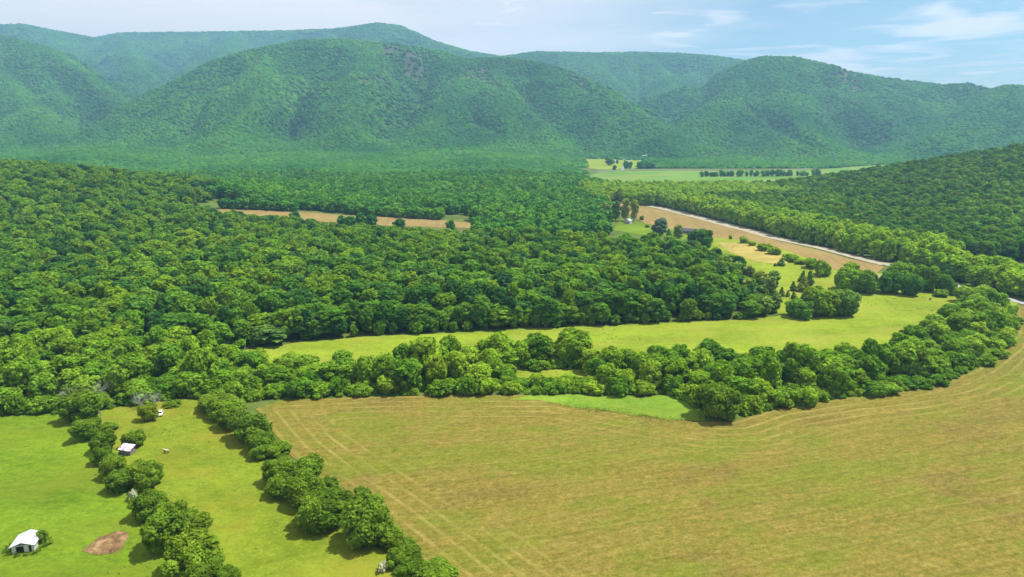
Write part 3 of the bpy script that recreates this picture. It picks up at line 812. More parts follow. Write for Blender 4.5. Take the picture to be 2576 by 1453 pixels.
# what hides what: a horizon sweep over azimuth, to leave out trees behind ridges
HZ = {}
def horizon_cull(x, y, z, top, slack=.010):
    naz, nr = 900, 420
    az = np.linspace(-1.0, 1.0, naz); rr = np.geomspace(150, 8500, nr)
    if not HZ:
        Yg = np.outer(np.ones(naz), rr); Xg = np.outer(np.tan(az), rr)
        zg = terr(Xg.ravel(), Yg.ravel()).reshape(naz, nr)
        HZ['run'] = np.maximum.accumulate((zg - CAM_H) / Yg, 1)
    run = HZ['run']
    ia = np.clip(((np.arctan2(x, y) + 1.0) / 2.0 * (naz - 1)).round().astype(int), 0, naz - 1)
    ir = np.clip(np.searchsorted(rr, y) - 2, 0, nr - 1)
    return (z + top - CAM_H) / y > run[ia, ir] - slack

OPEN = [P_PASTURE, P_PADDOCK, P_HAY, P_MEADOW, P_TAN, P_TANL, P_LAWN, P_FAR, P_FARLAWN]
def clear(x, y, pad=0.0):
    m = np.ones(np.shape(x), bool)
    for P in OPEN:
        ins = inside(P, x, y)
        if pad: ins |= edge_dist(P, x, y) < pad
        m &= ~ins
    return m

# --- the wood in the middle: the trees that show largest one by one, the rest as one mass
P_WOOD = np.vstack([GP([(-700, 885), (-200, 872), (0, 868), (200, 880), (400, 882), (480, 874), (590, 880), (750, 858), (900, 847), (1100, 837), (1300, 827), (1500, 819), (1700, 811), (1850, 805), (1965, 797), (1958, 768), (1928, 728),
                        (1868, 685), (1800, 660), (1752, 650), (1640, 648), (1400, 632), (1150, 618), (850, 598), (700, 582), (560, 562), (470, 543)]),
                    np.array([(-420, 1010), (-1100, 1010), (-1100, 420)])])
x, y = jgrid(-1100, 420, 330, 1020, 8.6)
m = inside(P_WOOD, x, y) & in_view(x, y) & clear(x, y, 2.5); x, y = x[m], y[m]
ed = edge_dist(P_WOOD[:15], x, y, False)
z = terr(x, y)
px, py = project(x, y, z + 18)
show = (px > -30) & (px < 2606)
order = np.argsort(np.where(show, y, 1e9))
near_i, rest = order[:300], order[300:]
H = 18.5 * RNG.uniform(.66, 1.25, len(x)) * (.78 + .22 * sstep(0, 25, ed)); Rr = 6.7 * np.clip(RNG.lognormal(0, .26, len(x)), .55, 1.6)
RB = P_WOOD[14:19]
H = H * (.62 + .38 * sstep(8, 45, edge_dist(RB, x, y, False))); Rr = Rr * (.75 + .25 * sstep(8, 45, edge_dist(RB, x, y, False)))
BB = P_WOOD[22:27]; H = H * (.82 + .18 * sstep(5, 60, edge_dist(BB, x, y, False)))
for i in near_i:
    e_ = ed[i] < 9
    plant('forest_tree', 'wood', x[i], y[i], Rr[i], H[i],
          'leafy broadleaf tree on the shaded front edge of the wood above the pale meadow' if e_ else 'broadleaf tree in the crowded front ranks of the wood above the pale meadow',
          'edge trees of the wood' if e_ else 'front ranks of the wood')
scatter('forest', 'near', x[rest], y[rest], z[rest] - .3, Rr[rest] / 5.6, H[rest] / 20, 'dense green wood covering the low hill in mid valley')
# understorey bushes along the wood edge
L = P_WOOD[2:15]
k = 0
pts = []
for a, b in zip(L[:-1], L[1:]):
    n = int(np.hypot(*(b - a)) / 6.0)
    for q in range(n):
        pts.append(a + (b - a) * (q + RNG.uniform(.1, .9)) / max(n, 1))
for p in pts:
    if RNG.random() < .22: continue
    yy = p[1] + RNG.uniform(-1.0, 3.5)
    plant('edge_bush', 'woodedge', p[0], yy, RNG.uniform(2.2, 4.2), RNG.uniform(3.5, 8.5), 'leafy bush at the foot of the wood edge beside the pale meadow', 'bushes along the wood edge', 'bush')

def edge_y(px): return np.where((px > 545) & (px < 1190), 905 - (px - 520) * .19, 0)     # far side of the tan field
# --- valley forest behind, hillside on the right, mountains
x, y = jgrid(-2300, 2300, 690, 2330, 10.0)
px_ = project(x, y, 0)[0]
s_ = HS(x, y)
m = in_view(x, y, 1.08) & clear(x, y, 5) & ~inside(P_WOOD, x, y)
m &= ~((y < 880) & ((px_ < 1190) | (px_ > 1590))) & ~((px_ > 1530) & (y < 800)) & (np.hypot(x - G(1580, 563)[0], y - G(1580, 563)[1]) > 22)
m &= ~((px_ < 1190) & (y < edge_y(px_)))
hillm = (s_ > 0) & (y < 1215)
m &= ~((x > 165 + 90 * (fbm(x / 70, y / 70, 19, 3) - .5)) & (px_ < 2700) & (y > 1215) & (y < 1900))
m &= ~hillm
m &= edge_dist(ROADL, x, y, False) > 12
m &= ~((x > 130) & (y < 1215))                 # the strip wood has its own trees
z = terr(x, y); m &= horizon_cull(x, y, z, 16)
x, y, z = x[m], y[m], z[m]
big = .85 + .5 * (fbm(x / 90, y / 90, 88, 3) - .3)
q = y > 1500
def part_(*a): return [v[q] for v in a]
lx, ly, lz, lb_ = part_(x, y, z, big)
scatter('foothill_forest', 'lump', lx, ly, lz - 4.0, RNG.uniform(.8, 1.4, len(lx)) * lb_, RNG.uniform(.75, 1.15, len(lx)) * lb_, 'forest on the gentle apron below the mountains')
q = ~q; x, y, z, big = part_(x, y, z, big)
scatter('valley_forest', 'mid', x, y, z - .5, RNG.uniform(.9, 1.45, len(x)) * big, RNG.uniform(.75, 1.2, len(x)) * big, 'wide valley forest reaching to the foot of the mountains')
x, y = jgrid(250, 1500, 560, 1500, 9.4)
s_ = HS(x, y)
m = in_view(x, y, 1.10) & (s_ > 0) & (y < 1215) & clear(x, y, 5) & ((y < 1010) | (x > 430))
z = terr(x, y); m &= horizon_cull(x, y, z, 18)
x, y, z = x[m], y[m], z[m]
scatter('hillside_forest', 'hill', x, y, z - .5, RNG.uniform(.9, 1.45, len(x)), RNG.uniform(.7, 1.05, len(x)), 'dark green forest on the hillside beyond the sycamore strip')
# mountains, wider trees further off
XS, YS, ZS, SS, OW = [], [], [], [], []
for y0, y1, s in ((2330, 2900, 11.5), (2900, 3700, 12.5), (3700, 4600, 14.5), (4600, 5800, 17), (5800, 6900, 21), (6900, 7750, 25)):
    x, y = jgrid(-.96 * y1, .96 * y1, y0, y1, s)
    m = in_view(x, y, 1.06); x, y = x[m], y[m]
    z, own = terr(x, y, True)
    m = horizon_cull(x, y, z, 16, .004) & clear(x, y, 5)
    XS.append(x[m]); YS.append(y[m]); ZS.append(z[m]); OW.append(own[m]); SS.append(np.full(m.sum(), s / 11.0))
XS, YS, ZS, SS, OW = map(np.concatenate, (XS, YS, ZS, SS, OW))
OW = np.where(OW < 0, np.where(XS < -900, 1, np.where(XS < 350, 2, 3)), OW)
# thin scrub on a few rocky faces
rock = rockiness(XS, YS, ZS)
keep = RNG.random(len(XS)) > rock * .62
NX = (terr(XS + 12, YS) - terr(XS - 12, YS)) / -24; NY = (terr(XS, YS + 12) - terr(XS, YS - 12)) / -24
NL = np.sqrt(NX ** 2 + NY ** 2 + 1); NX, NY, NZ = NX / NL, NY / NL, 1 / NL
TILT = np.stack([-np.arcsin(NY), np.arctan2(NX, NZ), np.zeros(len(NX))], 1)
for i, (nm, lb) in enumerate((('back_ridge_forest', 'hazy blue green forest on the long back ridge with the rounded summit'), ('spur_forest', 'forest on the steep mountain spur beside the gorge'),
                              ('central_mountain_forest', 'forest on the broad central mountain with rocky faces'), ('east_mountain_forest', 'forest on the mountains beyond the far green field'))):
    q = keep & (OW == i)
    n = q.sum()
    hv = RNG.uniform(.78, 1.12, n)
    ss_ = SS[q] * RNG.uniform(.8, 1.3, n)
    scatter(nm, 'lump', XS[q], YS[q], ZS[q] - 4.2 * ss_, ss_, SS[q] ** .5 * hv * 1.15, lb, TILT[q])
print('MOUNTAIN TREES', keep.sum())

# ------------------------------------------------------------------ hedgerows (one by one)
def c1(x, y): return (x * .3402, 973.6 + y * .3402)
def c2(x, y): return (778.9 + x * .3402, 973.6 + y * .3402)
def boxes(lst, conv):
    return [(*conv(a, b), *conv(c, d)) for a, b, c, d in lst]
HL = boxes([(490, 20, 745, 270), (555, 225, 750, 405), (740, 262, 862, 335), (700, 325, 890, 500), (705, 440, 880, 590), (872, 355, 1028, 500), (775, 480, 975, 690), (975, 545, 1190, 770), (790, 610, 1000, 790),
            (990, 765, 1220, 985), (1085, 870, 1400, 1215), (1290, 920, 1550, 1150), (1262, 1095, 1620, 1400), (1390, 1270, 1640, 1470), (1615, 1325, 1775, 1470)], c1)
HL_LAB = ['tall bushy tree at the far end of the hedgerow nearest the sheds', 'rounded tree just below the end tree of the shed side hedgerow', 'small shrub behind the utility pole beside the shed side hedgerow',
          'rounded tree in the shed side hedgerow uphill of the patchy roofed shed', 'low tree casting shade on the pasture beside the patchy roofed shed', 'dark tree overhanging the patchy roofed shed',
          'rounded tree directly below the patchy roofed shed', 'twin topped tree midway along the shed side hedgerow', 'leafy low tree on the pasture side midway along the hedgerow',
          'tree just above the biggest tree of the shed side hedgerow, beside the pale shrub', 'biggest spreading tree of the shed side hedgerow, near the soil patch', 'wide dark tree joined to the biggest hedgerow tree on its paddock side',
          'broad tree below the biggest tree of the shed side hedgerow', 'tree at the bottom frame edge of the shed side hedgerow', 'small tree cut off by the bottom frame edge in the paddock']
for i, (b, lb) in enumerate(zip(HL, HL_LAB)):
    x, y, R, H_ = from_box(*b)
    if i == 5: y += 4.0
    if i in (3, 4, 6): R *= .84; x -= 1.2
    plant('hedgerow_tree', 'hedge', x, y, R * 1.15, H_ * (.88 if i == 6 else 1), lb, 'hedgerow beside the green pasture')
HR = boxes([(1470, 40, 1700, 190), (1530, 60, 1800, 250), (1610, 150, 1800, 330), (1715, 185, 1995, 430), (1830, 330, 2035, 500), (1860, 420, 2005, 545), (1970, 405, 2145, 525), (1950, 510, 2185, 735), (1985, 640, 2170, 830), (2170, 515, 2395, 700),
            (2130, 640, 2395, 900), (2370, 670, 2495, 780), (2210, 800, 2450, 1080)], c1) + boxes([(-60, 760, 300, 1050), (330, 745, 475, 880), (255, 800, 595, 1185), (505, 1030, 705, 1200), (615, 1130, 820, 1290), (580, 1200, 765, 1345), (640, 1270, 855, 1430), (800, 1300, 1090, 1460)], c2)
ONES = ['', 'first', 'second', 'third', 'fourth', 'fifth', 'sixth', 'seventh', 'eighth', 'ninth', 'tenth', 'eleventh', 'twelfth', 'thirteenth', 'fourteenth', 'fifteenth', 'sixteenth', 'seventeenth', 'eighteenth', 'nineteenth']
def nth(i):
    if i < 20: return ONES[i]
    tens = ['twent', 'thirt', 'fort', 'fift', 'sixt', 'sevent', 'eight', 'ninet'][(i // 10 - 2) % 8]
    return tens + ('ieth' if i % 10 == 0 else 'y-' + ONES[i % 10])
ordn = ['first', 'second', 'third', 'fourth', 'fifth', 'sixth', 'seventh', 'eighth', 'ninth', 'tenth', 'eleventh', 'twelfth', 'thirteenth', 'fourteenth', 'fifteenth', 'sixteenth', 'seventeenth', 'eighteenth', 'nineteenth', 'twentieth', 'last']
look = ['dense bushy', 'rounded', 'low', 'big rounded', 'bushy', 'small', 'small round', 'big dense', 'low leafy', 'tall rounded', 'broad', 'pale topped', 'wide spreading', 'big bushy', 'bright narrow', 'tall massive', 'rounded', 'leafy', 'low leafy', 'bushy', 'wide low']
for i, b in enumerate(HR):
    x, y, R, H_ = from_box(*b)
    plant('hedgerow_tree', 'hedge', x, y, R * 1.15, H_, f'{look[i]} tree, {ordn[i]} from the riverside belt in the hayfield hedgerow', 'hedgerow beside the hayfield')

# singles near the hedgerows
def single(name, kind, box, label, cat='tree'):
    x, y, R, H_ = from_box(*box)
    return plant(name, kind, x, y, R, H_, label, None, cat)
single('ornamental_tree', 'yellow', (350, 1015, 400, 1064), 'lone round yellow green tree in the paddock beside the white car')
single('bush', 'shrub', (88, 1333, 122, 1368), 'dark bush against the wall of the white roofed shed', 'bush')
single('flowering_shrub', 'silver', (321, 1232, 348, 1263), 'pale silvery shrub on the pasture side of the hedgerow', 'shrub')
single('flowering_shrub', 'silver', (946, 1412, 978, 1442), 'pale silvery shrub at the paddock foot of the hayfield hedgerow', 'shrub')
single('bush', 'shrub', (412, 1009, 456, 1028), 'low olive shrub in front of the riverside belt by the paddock', 'bush')

# ------------------------------------------------------------------ riverside belt
P_BELT = GP([(-120, 1052), (0, 1048), (60, 1044), (160, 1046), (210, 1020), (270, 1030), (340, 1026), (420, 1006), (500, 1006), (560, 1008), (640, 1012), (700, 1002), (900, 997), (1100, 994), (1300, 992), (1500, 993), (1700, 996), (1770, 1040), (1850, 1050),
             (1990, 1027), (2120, 1004), (2250, 992), (2370, 965), (2450, 932), (2520, 893), (2545, 850), (2548, 805), (2535, 775), (2490, 758), (2430, 745), (2415, 770), (2395, 800), (2335, 855), (2235, 910), (2100, 935), (1900, 935), (1700, 928), (1560, 915), (1400, 903), (1250, 908), (1100, 925), (900, 938),
             (700, 930), (560, 903), (420, 893), (350, 887), (0, 893), (-120, 893)])
P_GAP = GP([(1285, 929), (1480, 929), (1480, 964), (1285, 964)])
x0, y0 = P_BELT.min(0); x1, y1 = P_BELT.max(0)
cand = np.stack([RNG.uniform(x0, x1, 30000), RNG.uniform(y0, y1, 30000)], 1)
cand = cand[inside(P_BELT, cand[:, 0], cand[:, 1]) & ~inside(P_GAP, cand[:, 0], cand[:, 1]) & in_view(cand[:, 0], cand[:, 1], 1.05, 10)]
FRONT = P_BELT[:28]
kept = []
for p in cand:
    if all((p[0] - q[0]) ** 2 + (p[1] - q[1]) ** 2 > 6.1 ** 2 for q in kept): kept.append(p)
    if len(kept) >= 288: break
kept = np.array(kept)
print('BELT', len(kept))
df = edge_dist(FRONT, kept[:, 0], kept[:, 1], False)
pxk = project(kept[:, 0], kept[:, 1], 0)[0]
count = {}
for i in np.argsort(pxk):
    p, d = kept[i], df[i]
    px, py = project(p[0], p[1], 0)
    if d < 5.5 or RNG.random() < .15:
        kind, R, H_ = 'beltbush', RNG.uniform(4.2, 6.2), RNG.uniform(4.5, 9.0)
    else:
        kind, R, H_ = 'belt', RNG.uniform(5.0, 7.6), RNG.uniform(8, 16)
    if 1265 < px < 1500 and py > 950: H_ = min(H_, RNG.uniform(3.6, 5.4)); R = min(R, 4.6)
    if 540 < px < 860 and d > 4: H_ = min(H_, RNG.uniform(7.5, 10.5))
    if px < 520 and d > 8: H_ *= 1.12
    if px > 2250: H_ *= .82
    where, frm = (('above the pasture', 'frame edge') if px < 260 else ('above the paddock', 'pasture') if px < 640 else ('along the straight hayfield edge', 'paddock') if px < 1330 else
                  ('behind the lush grass', 'paddock') if px < 1750 else ('along the hayfield bend', 'lush grass') if px < 2300 else ('at the meadow corner', 'hayfield bend'))
    row = 'front row' if d < 5.5 else 'rear rows'
    count[where, row] = count.get((where, row), 0) + 1
    size = ('low' if H_ < 6.5 else 'tall' if H_ > 13 else 'rounded' if R > 4.6 else 'leafy')
    plant('riverside_tree', kind, p[0], p[1], R, H_, f'{size} belt tree {where}, {nth(count[where, row])} in the {row} from the {frm}', 'riverside belt ' + where)
library('thicket', ['beltbush']); GN['thicket'] = scatter_tree(LIB['thicket'][0])
x, y = jgrid(P_BELT[:, 0].min(), P_BELT[:, 0].max(), P_BELT[:, 1].min(), P_BELT[:, 1].max(), 3.6)
m = inside(P_BELT, x, y) & ~inside(P_GAP, x, y) & in_view(x, y, 1.05, 10); x, y = x[m], y[m]
k_ = RNG.uniform(.45, .95, len(x)) * np.where(edge_dist(FRONT, x, y, False) < 4, .75, 1.0)
scatter('riverside_undergrowth', 'thicket', x, y, terr(x, y) - .3, k_, k_ * RNG.uniform(.55, .9, len(x)), 'leafy undergrowth filling the riverside belt down to the ground')
library('beltmass', ['belt']); GN['beltmass'] = scatter_tree(LIB['beltmass'][0])
x, y = jgrid(-420, -195, 235, 330, 6.5); m = project(x, y, 0)[0] < -45; x, y = x[m], y[m]
scatter('outer_riverside_trees', 'beltmass', x, y, terr(x, y) - .2, RNG.uniform(1, 1.4, len(x)), RNG.uniform(.7, 1.1, len(x)), 'continuing riverside trees past the pasture')
# belt trees that stand out
for b, kd, lb in (((285, 845, 362, 950), 'belt', 'tall tree with a dark forked trunk rising above the riverside belt over the paddock'), ((395, 862, 480, 960), 'belt', 'tall pale green tree of the riverside belt behind the paddock'),
                  ((475, 870, 560, 985), 'belt', 'tall rounded pale tree of the belt at the head of the hayfield hedgerow'), ((1750, 960, 1870, 1066), 'hedge', 'dense dark round tree standing forward of the belt into the hayfield'),
                  ((1025, 842, 1120, 955), 'belt', 'rounded tree rising at the back of the belt against the pale meadow'), ((1215, 835, 1300, 935), 'belt', 'feathery pale tree at the back of the belt before the wood'),
                  ((1310, 838, 1395, 926), 'belt', 'dark tree in the back row beside the feathery pale tree'), ((1395, 826, 1490, 926), 'belt', 'tall see through tree in the back row reaching the wood edge line'),
                  ((1950, 860, 2050, 985), 'belt', 'big tall tree of the belt along the curving hayfield edge'), ((2150, 850, 2210, 960), 'belt', 'slender tree with a visible pale trunk in the belt'),
                  ((2230, 850, 2330, 960), 'belt', 'big leafy tree of the belt beside the slender pale trunk'), ((1880, 880, 1960, 1000), 'belt', 'rounded belt tree behind the dense dark round tree')):
    x, y, R, H_ = from_box(*b)
    plant('riverside_tree', kd, x, y, R, H_, lb)

# ------------------------------------------------------------------ sycamore strip beside the lane
RN = ROADL
def offset(L, d):
    t_ = np.gradient(L, axis=0); t_ /= np.hypot(t_[:, 0], t_[:, 1])[:, None]
    return L + np.stack([-t_[:, 1], t_[:, 0]], 1) * d
strip_n = 0
for row, (d0, sp) in enumerate(((14, 9.5), (26, 10), (39, 10.5), (53, 11))):
    L = offset(RN, d0); strip_n = 0
    for a, b in zip(L[:-1], L[1:]):
        n = max(1, int(np.hypot(*(b - a)) / sp))
        for q in range(n):
            p = a + (b - a) * (q + RNG.uniform(.2, .8)) / n + RNG.normal(0, 1.4, 2)
            px, py = project(p[0], p[1], 0)
            if px > 2620 or px < 1490 or not clear(np.array([p[0]]), np.array([p[1]]), 3)[0]: continue
            s_ = HS(p[0], p[1])
            if s_ > 25: continue
            Hh = RNG.uniform(17, 24) * (1 if row else .92) * (.8 if px > 2400 else 1)
            front = row == 0
            strip_n += 1
            plant('sycamore_tree', 'sycamore', p[0], p[1], RNG.uniform(6.0, 8.6), Hh,
                  f'light green strip wood tree, {nth(strip_n)} along the {nth(row + 1)} row from the far field end' if row < 2 else 'light green tree in the rear rows of the strip wood beside the pale lane',
                  f'{nth(row + 1)} row of the lane strip' if row < 2 else 'rear rows of the lane strip')
print('STRIP', strip_n)
# gap between strip and hill / valley: filled as a mass
x, y = jgrid(120, 700, 560, 1215, 10.0)
s_ = HS(x, y)
LX = offset(RN, 78)
m = ((s_ <= 0) | ((y > 1010) & (x <= 430))) & clear(x, y, 6) & in_view(x, y)
dr = edge_dist(RN, x, y, False)
side = np.zeros(len(x))
for a, b in zip(RN[:-1], RN[1:]):
    dd = edge_dist(np.array([a, b]), x, y, False)
    sg = (b[0] - a[0]) * (y - a[1]) - (b[1] - a[1]) * (x - a[0])
    side = np.where(dd <= dr + 1e-6, sg, side)
m &= ((side > 0) & (dr > 60)) | (y > 985)
x, y = x[m], y[m]
scatter('strip_wood', 'syc', x, y, terr(x, y) - .4, RNG.uniform(.85, 1.2, len(x)), RNG.uniform(.65, .95, len(x)), 'light green wood between the lane strip and the far field')

# ------------------------------------------------------------------ meadow knoll, clumps, far trees
for b, lb in (((1957, 722, 1975, 748), 'small brown green cedar on the knoll nearest the wood'), ((1975, 731, 1988, 749), 'tiny cedar beside the small brown green cedar'), ((1986, 735, 2008, 756), 'rounded olive cedar below the tall cedars'),
              ((1984, 708, 2006, 735), 'dark cedar to the wood side of the tall paired cedars'), ((2005, 695, 2035, 738), 'tall green cedar in front of the brownish pair'), ((2008, 680, 2028, 712), 'brownish cedar behind the tall green cedar'),
              ((2022, 680, 2048, 722), 'slim brownish cedar beside the tall green cedar'), ((2008, 740, 2028, 770), 'dark cedar at the edge of the round tree clump'), ((1986, 765, 2012, 800), 'olive bush between cedars and the wood edge'),
              ((1955, 648, 1978, 672), 'small cedar pair on the golden knoll patch'), ((1945, 662, 1955, 672), 'tiny bush beside the small cedar pair')):
    single('cedar_tree', 'cedar', b, lb)
for b in ((1830, 655, 1870, 720), (1860, 660, 1900, 730), (1890, 675, 1930, 745), (1915, 690, 1955, 760), (1850, 700, 1890, 760), (1890, 715, 1930, 780), (1925, 680, 1962, 740), (1935, 735, 1968, 790), (1800, 640, 1840, 700), (1830, 690, 1865, 740), (1905, 745, 1945, 800)):
    x, y, R, H_ = from_box(*b)
    plant('pine_tree', 'pine', x, y, R, min(H_, 16), 'grey green pine at the knoll end of the wood', 'pines at the knoll end of the wood')
for b, lb in (((2005, 722, 2110, 805), 'big dark spreading tree at the tip of the wood'), ((2080, 728, 2158, 803), 'dense round tree at the meadow corner of the wood tip'), ((1975, 755, 2045, 808), 'lower round tree on the front of the wood tip clump'),
              ((2095, 672, 2165, 740), 'rounded oak in the pair above the meadow'), ((2135, 678, 2205, 745), 'wider oak of the pair above the meadow, beside the white house'),
              ((2205, 680, 2270, 745), 'broad oak on the far side of the white house'), ((2265, 690, 2315, 750), 'dark oak in the middle of the clump above the meadow'),
              ((2290, 668, 2358, 740), 'yellow green rounded oak in the clump above the meadow'), ((2350, 690, 2395, 745), 'grey green tree at the clump end beside the narrow cedar'), ((2230, 660, 2300, 710), 'oak behind the clump near the tan field end'),
              ((2355, 660, 2440, 715), 'dark tree between the clump and the lane'), ((2120, 660, 2160, 690), 'small tree behind the oak pair at the stubble field')):
    single('oak_tree', 'oak', b, lb)
single('cedar_tree', 'cedar', (2388, 712, 2412, 748), 'narrow dark cedar standing alone by the lane')
single('bush', 'beltbush', (2350, 728, 2385, 752), 'round bush at the foot of the oak clump', 'bush')
for i, b in enumerate(((1858, 595, 1882, 616), (1880, 606, 1902, 622), (1905, 612, 1945, 636), (1930, 622, 1965, 645), (1970, 640, 2012, 662), (1995, 650, 2030, 668), (2022, 650, 2060, 680), (2045, 655, 2090, 700), (1832, 592, 1842, 604), (1965, 640, 1985, 655))):
    lb = ['pointed bush at the upper end of the stubble field hedge', 'low bush below the pointed bush of the stubble hedge', 'long hedge bush above the golden knoll patch', 'hedge bush next along from the long one',
          'leafy hedge bush midway down the stubble field', 'low hedge bush midway down the stubble field', 'dark round tree near the lower end of the stubble hedge', 'largest dark tree at the lower end of the stubble hedge',
          'tiny round bush alone on the knoll top', 'small hedge bush between the longer ones'][i]
    single('hedge_bush', 'beltbush', b, lb, 'bush')
for b, kd, lb in (((1638, 548, 1682, 600), 'spruce', 'pale blue green spruce beside the stubble field'), ((1690, 565, 1720, 612), 'pine', 'dark blue pine next to the pale spruce'), ((1674, 575, 1690, 600), 'cedar', 'narrow dark cedar between spruce and pine'),
                  ((1728, 578, 1795, 632), 'oak', 'round leafy tree at the top of the knoll by the dark roof'), ((1560, 500, 1585, 560), 'pine', 'tall pine directly behind the white gabled house'), ((1535, 505, 1562, 560), 'pine', 'tall pine on the wood side of the white gabled house'),
                  ((1583, 502, 1606, 562), 'pine', 'tall pine on the field side of the white gabled house'), ((1508, 510, 1538, 560), 'pine', 'pine furthest from the field behind the house'), ((1607, 543, 1621, 556), 'shrub', 'round reddish bush on the edge of the stubble field'),
                  ((1622, 566, 1634, 575), 'shrub', 'small dark bush on the farmhouse lawn')):
    single('pine_tree' if kd in ('pine',) else 'spruce_tree' if kd == 'spruce' else 'cedar_tree' if kd == 'cedar' else 'bush' if kd == 'shrub' else 'oak_tree', kd, b, lb, 'bush' if kd == 'shrub' else 'tree')
# tree line behind the tan field
for i, (xa, xb, ya_, yb_, n, txt) in enumerate(((548, 745, 527, 535, 11, 'first'), (870, 1110, 541, 556, 13, 'second'))):
    for q in range(n):
        f_ = (q + .5) / n
        x, y = G(xa + (xb - xa) * f_, ya_ + (yb_ - ya_) * f_)
        for rr in range(2):
            plant('field_tree', 'far', x + RNG.normal(0, 2), y + 7 + rr * 9, RNG.uniform(6, 8), RNG.uniform(11, 15), f'dark tree, {nth(q + 1)} in the {("front", "rear")[rr]} row of the {txt} tan field tree line', f'{txt} tree line behind the tan field', parts=False)
for i, (px, py) in enumerate(((745, 566), (860, 574), (884, 577), (908, 577), (934, 574), (1006, 584), (1135, 592))):
    x, y = G(px, py)
    plant('field_tree', 'far', x, y, RNG.uniform(6, 8.5), RNG.uniform(14, 18), f'tree breaking the near edge of the tan field, {nth(i + 1)} from its narrow end', 'trees before the tan field', parts=False)
# tree row across the far field, farmstead trees
for q in range(34):
    f_ = (q + RNG.uniform(.1, .9)) / 34
    px = 1755 + 310 * f_
    if 1752 < px < 1772 and q % 2: continue
    x, y = G(px, 445.5 - 2 * f_)
    plant('field_tree', 'far', x, y + RNG.normal(0, 5), RNG.uniform(4.5, 7.5), RNG.uniform(9, 17), f'dark tree, {nth(q + 1)} from the farmstead in the row crossing the far green field', 'tree row across the far green field', parts=False)
for b, lb in (((1521, 394, 1546, 420), 'round light green tree at the far farmstead'), ((1540, 416, 1551, 431), 'dark conical tree on the lawn below the far farmstead'), ((1565, 404, 1582, 427), 'dark tree beside the far farmstead drive'), ((1578, 406, 1592, 427), 'tall tree next to the drive of the far farmstead'),
              ((1598, 406, 1622, 428), 'dark tree at the end of the far farmstead garden'), ((1615, 408, 1650, 429), 'wide dark tree by the far road past the farmstead'), ((1549, 402, 1556, 414), 'small dark tree between the far farmstead houses')):
    x, y, R, H_ = from_box(*b)
    plant('farmstead_tree', 'far', x, y, R, H_, lb, 'trees of the far farmstead', parts=False)

# grey bare trees at the paddock head
def dead_tree(box, label, seed):
    x, y, R, H_ = from_box(*box)
    e = link(bpy.data.objects.new('bare_tree', None)); e.location = (x, y, float(terr(x, y)[0])); tag(e, label, 'tree', 'bare grey trees above the paddock')
    link(bpy.data.objects.new('trunk', trunk('trunk_bare', seed, H_, R, H_ * .15, .2, M['dead'], 14, 9)), e)
dead_tree((160, 965, 205, 1030), 'grey bare branched tree behind the end tree of the shed side hedgerow', 901)
dead_tree((215, 955, 275, 1035), 'tall grey bare branched tree in the belt above the paddock', 902)
dead_tree((335, 985, 375, 1035), 'grey bare branched tree behind the lone yellow green tree', 903)
dead_tree((378, 980, 408, 1030), 'small grey bare branched tree beside the white car', 904)

# ------------------------------------------------------------------ buildings, car, cows, pole
def simple(name, color, rough=.7, metal=0, var=.12, scale=1.0):
    t = NT(name)
    n = t.noise(t.obj(), scale, 5, .6)
    return t.done(t.ramp(n, [(.3, mul(color, 1 - var)), (.7, mul(color, 1 + var))]), rough, None, .3, metal)
M['roofwhite'] = simple('roof_metal_white', (.50, .55, .63), .5, 0, .10, 1.2)
M['wallwhite'] = simple('wall_white', (.52, .52, .48), .8, 0, .1, .8)
M['dark'] = simple('dark_opening', (.015, .014, .013), .9)
M['timber'] = simple('weathered_timber', (.16, .15, .14), .9, 0, .3)
t = NT('roof_patched'); n = t.noise(t.obj(), .9, 3, .5)
M['roofpatch'] = t.done(t.ramp(n, [(.40, (.72, .72, .80)), (.53, (.55, .52, .62)), (.60, (.26, .12, .12)), (.72, (.60, .56, .60))]), .5)
M['roofdark'] = simple('roof_dark', (.06, .06, .085), .6)
M['roofgrey'] = simple('roof_grey', (.40, .41, .44), .6)
M['carwhite'] = simple('car_paint_white', (.78, .79, .80), .25, 0, .02)
M['glass'] = simple('car_glass', (.02, .025, .03), .1)
M['rubber'] = simple('tyre_rubber', (.02, .02, .02), .9)
M['wood_pole'] = simple('pole_wood', (.42, .36, .24), .9)
M['steel'] = simple('lamp_metal', (.6, .6, .6), .4, .5)
M['brick'] = simple('chimney_brick', (.35, .16, .11), .9)

def boxmesh(name, parts, mat):
    """parts: list of (x0,y0,z0,x1,y1,z1)"""
    V, F = [], []
    for (a, b, c, d, e, f) in parts:
        o = len(V)
        V += [(a, b, c), (d, b, c), (d, e, c), (a, e, c), (a, b, f), (d, b, f), (d, e, f), (a, e, f)]
        F += [(o, o + 3, o + 2, o + 1), (o + 4, o + 5, o + 6, o + 7), (o, o + 1, o + 5, o + 4), (o + 1, o + 2, o + 6, o + 5), (o + 2, o + 3, o + 7, o + 6), (o + 3, o, o + 4, o + 7)]
    return mesh_np(name, np.array(V), np.array(F), mat)
def child(name, me, e): return link(bpy.data.objects.new(name, me), e)
def gable_roof(name, w, l, z0, rise, over, th, mat):
    """ridge along local Y; a slab with thickness"""
    a, b = w / 2 + over, l / 2 + over
    k = rise / (w / 2); ze = z0 - over * k
    V = []
    for yy in (-b, b):
        V += [(-a, yy, ze), (0, yy, z0 + rise), (a, yy, ze), (a, yy, ze + th), (0, yy, z0 + rise + th), (-a, yy, ze + th)]
    F = [(5, 4, 10, 11), (4, 3, 9, 10), (0, 6, 7, 1), (1, 7, 8, 2), (0, 1, 4, 5), (1, 2, 3, 4), (6, 11, 10, 7), (7, 10, 9, 8), (0, 5, 11, 6), (2, 8, 9, 3)]
    return mesh_np(name, np.array(V), np.array(F), mat)
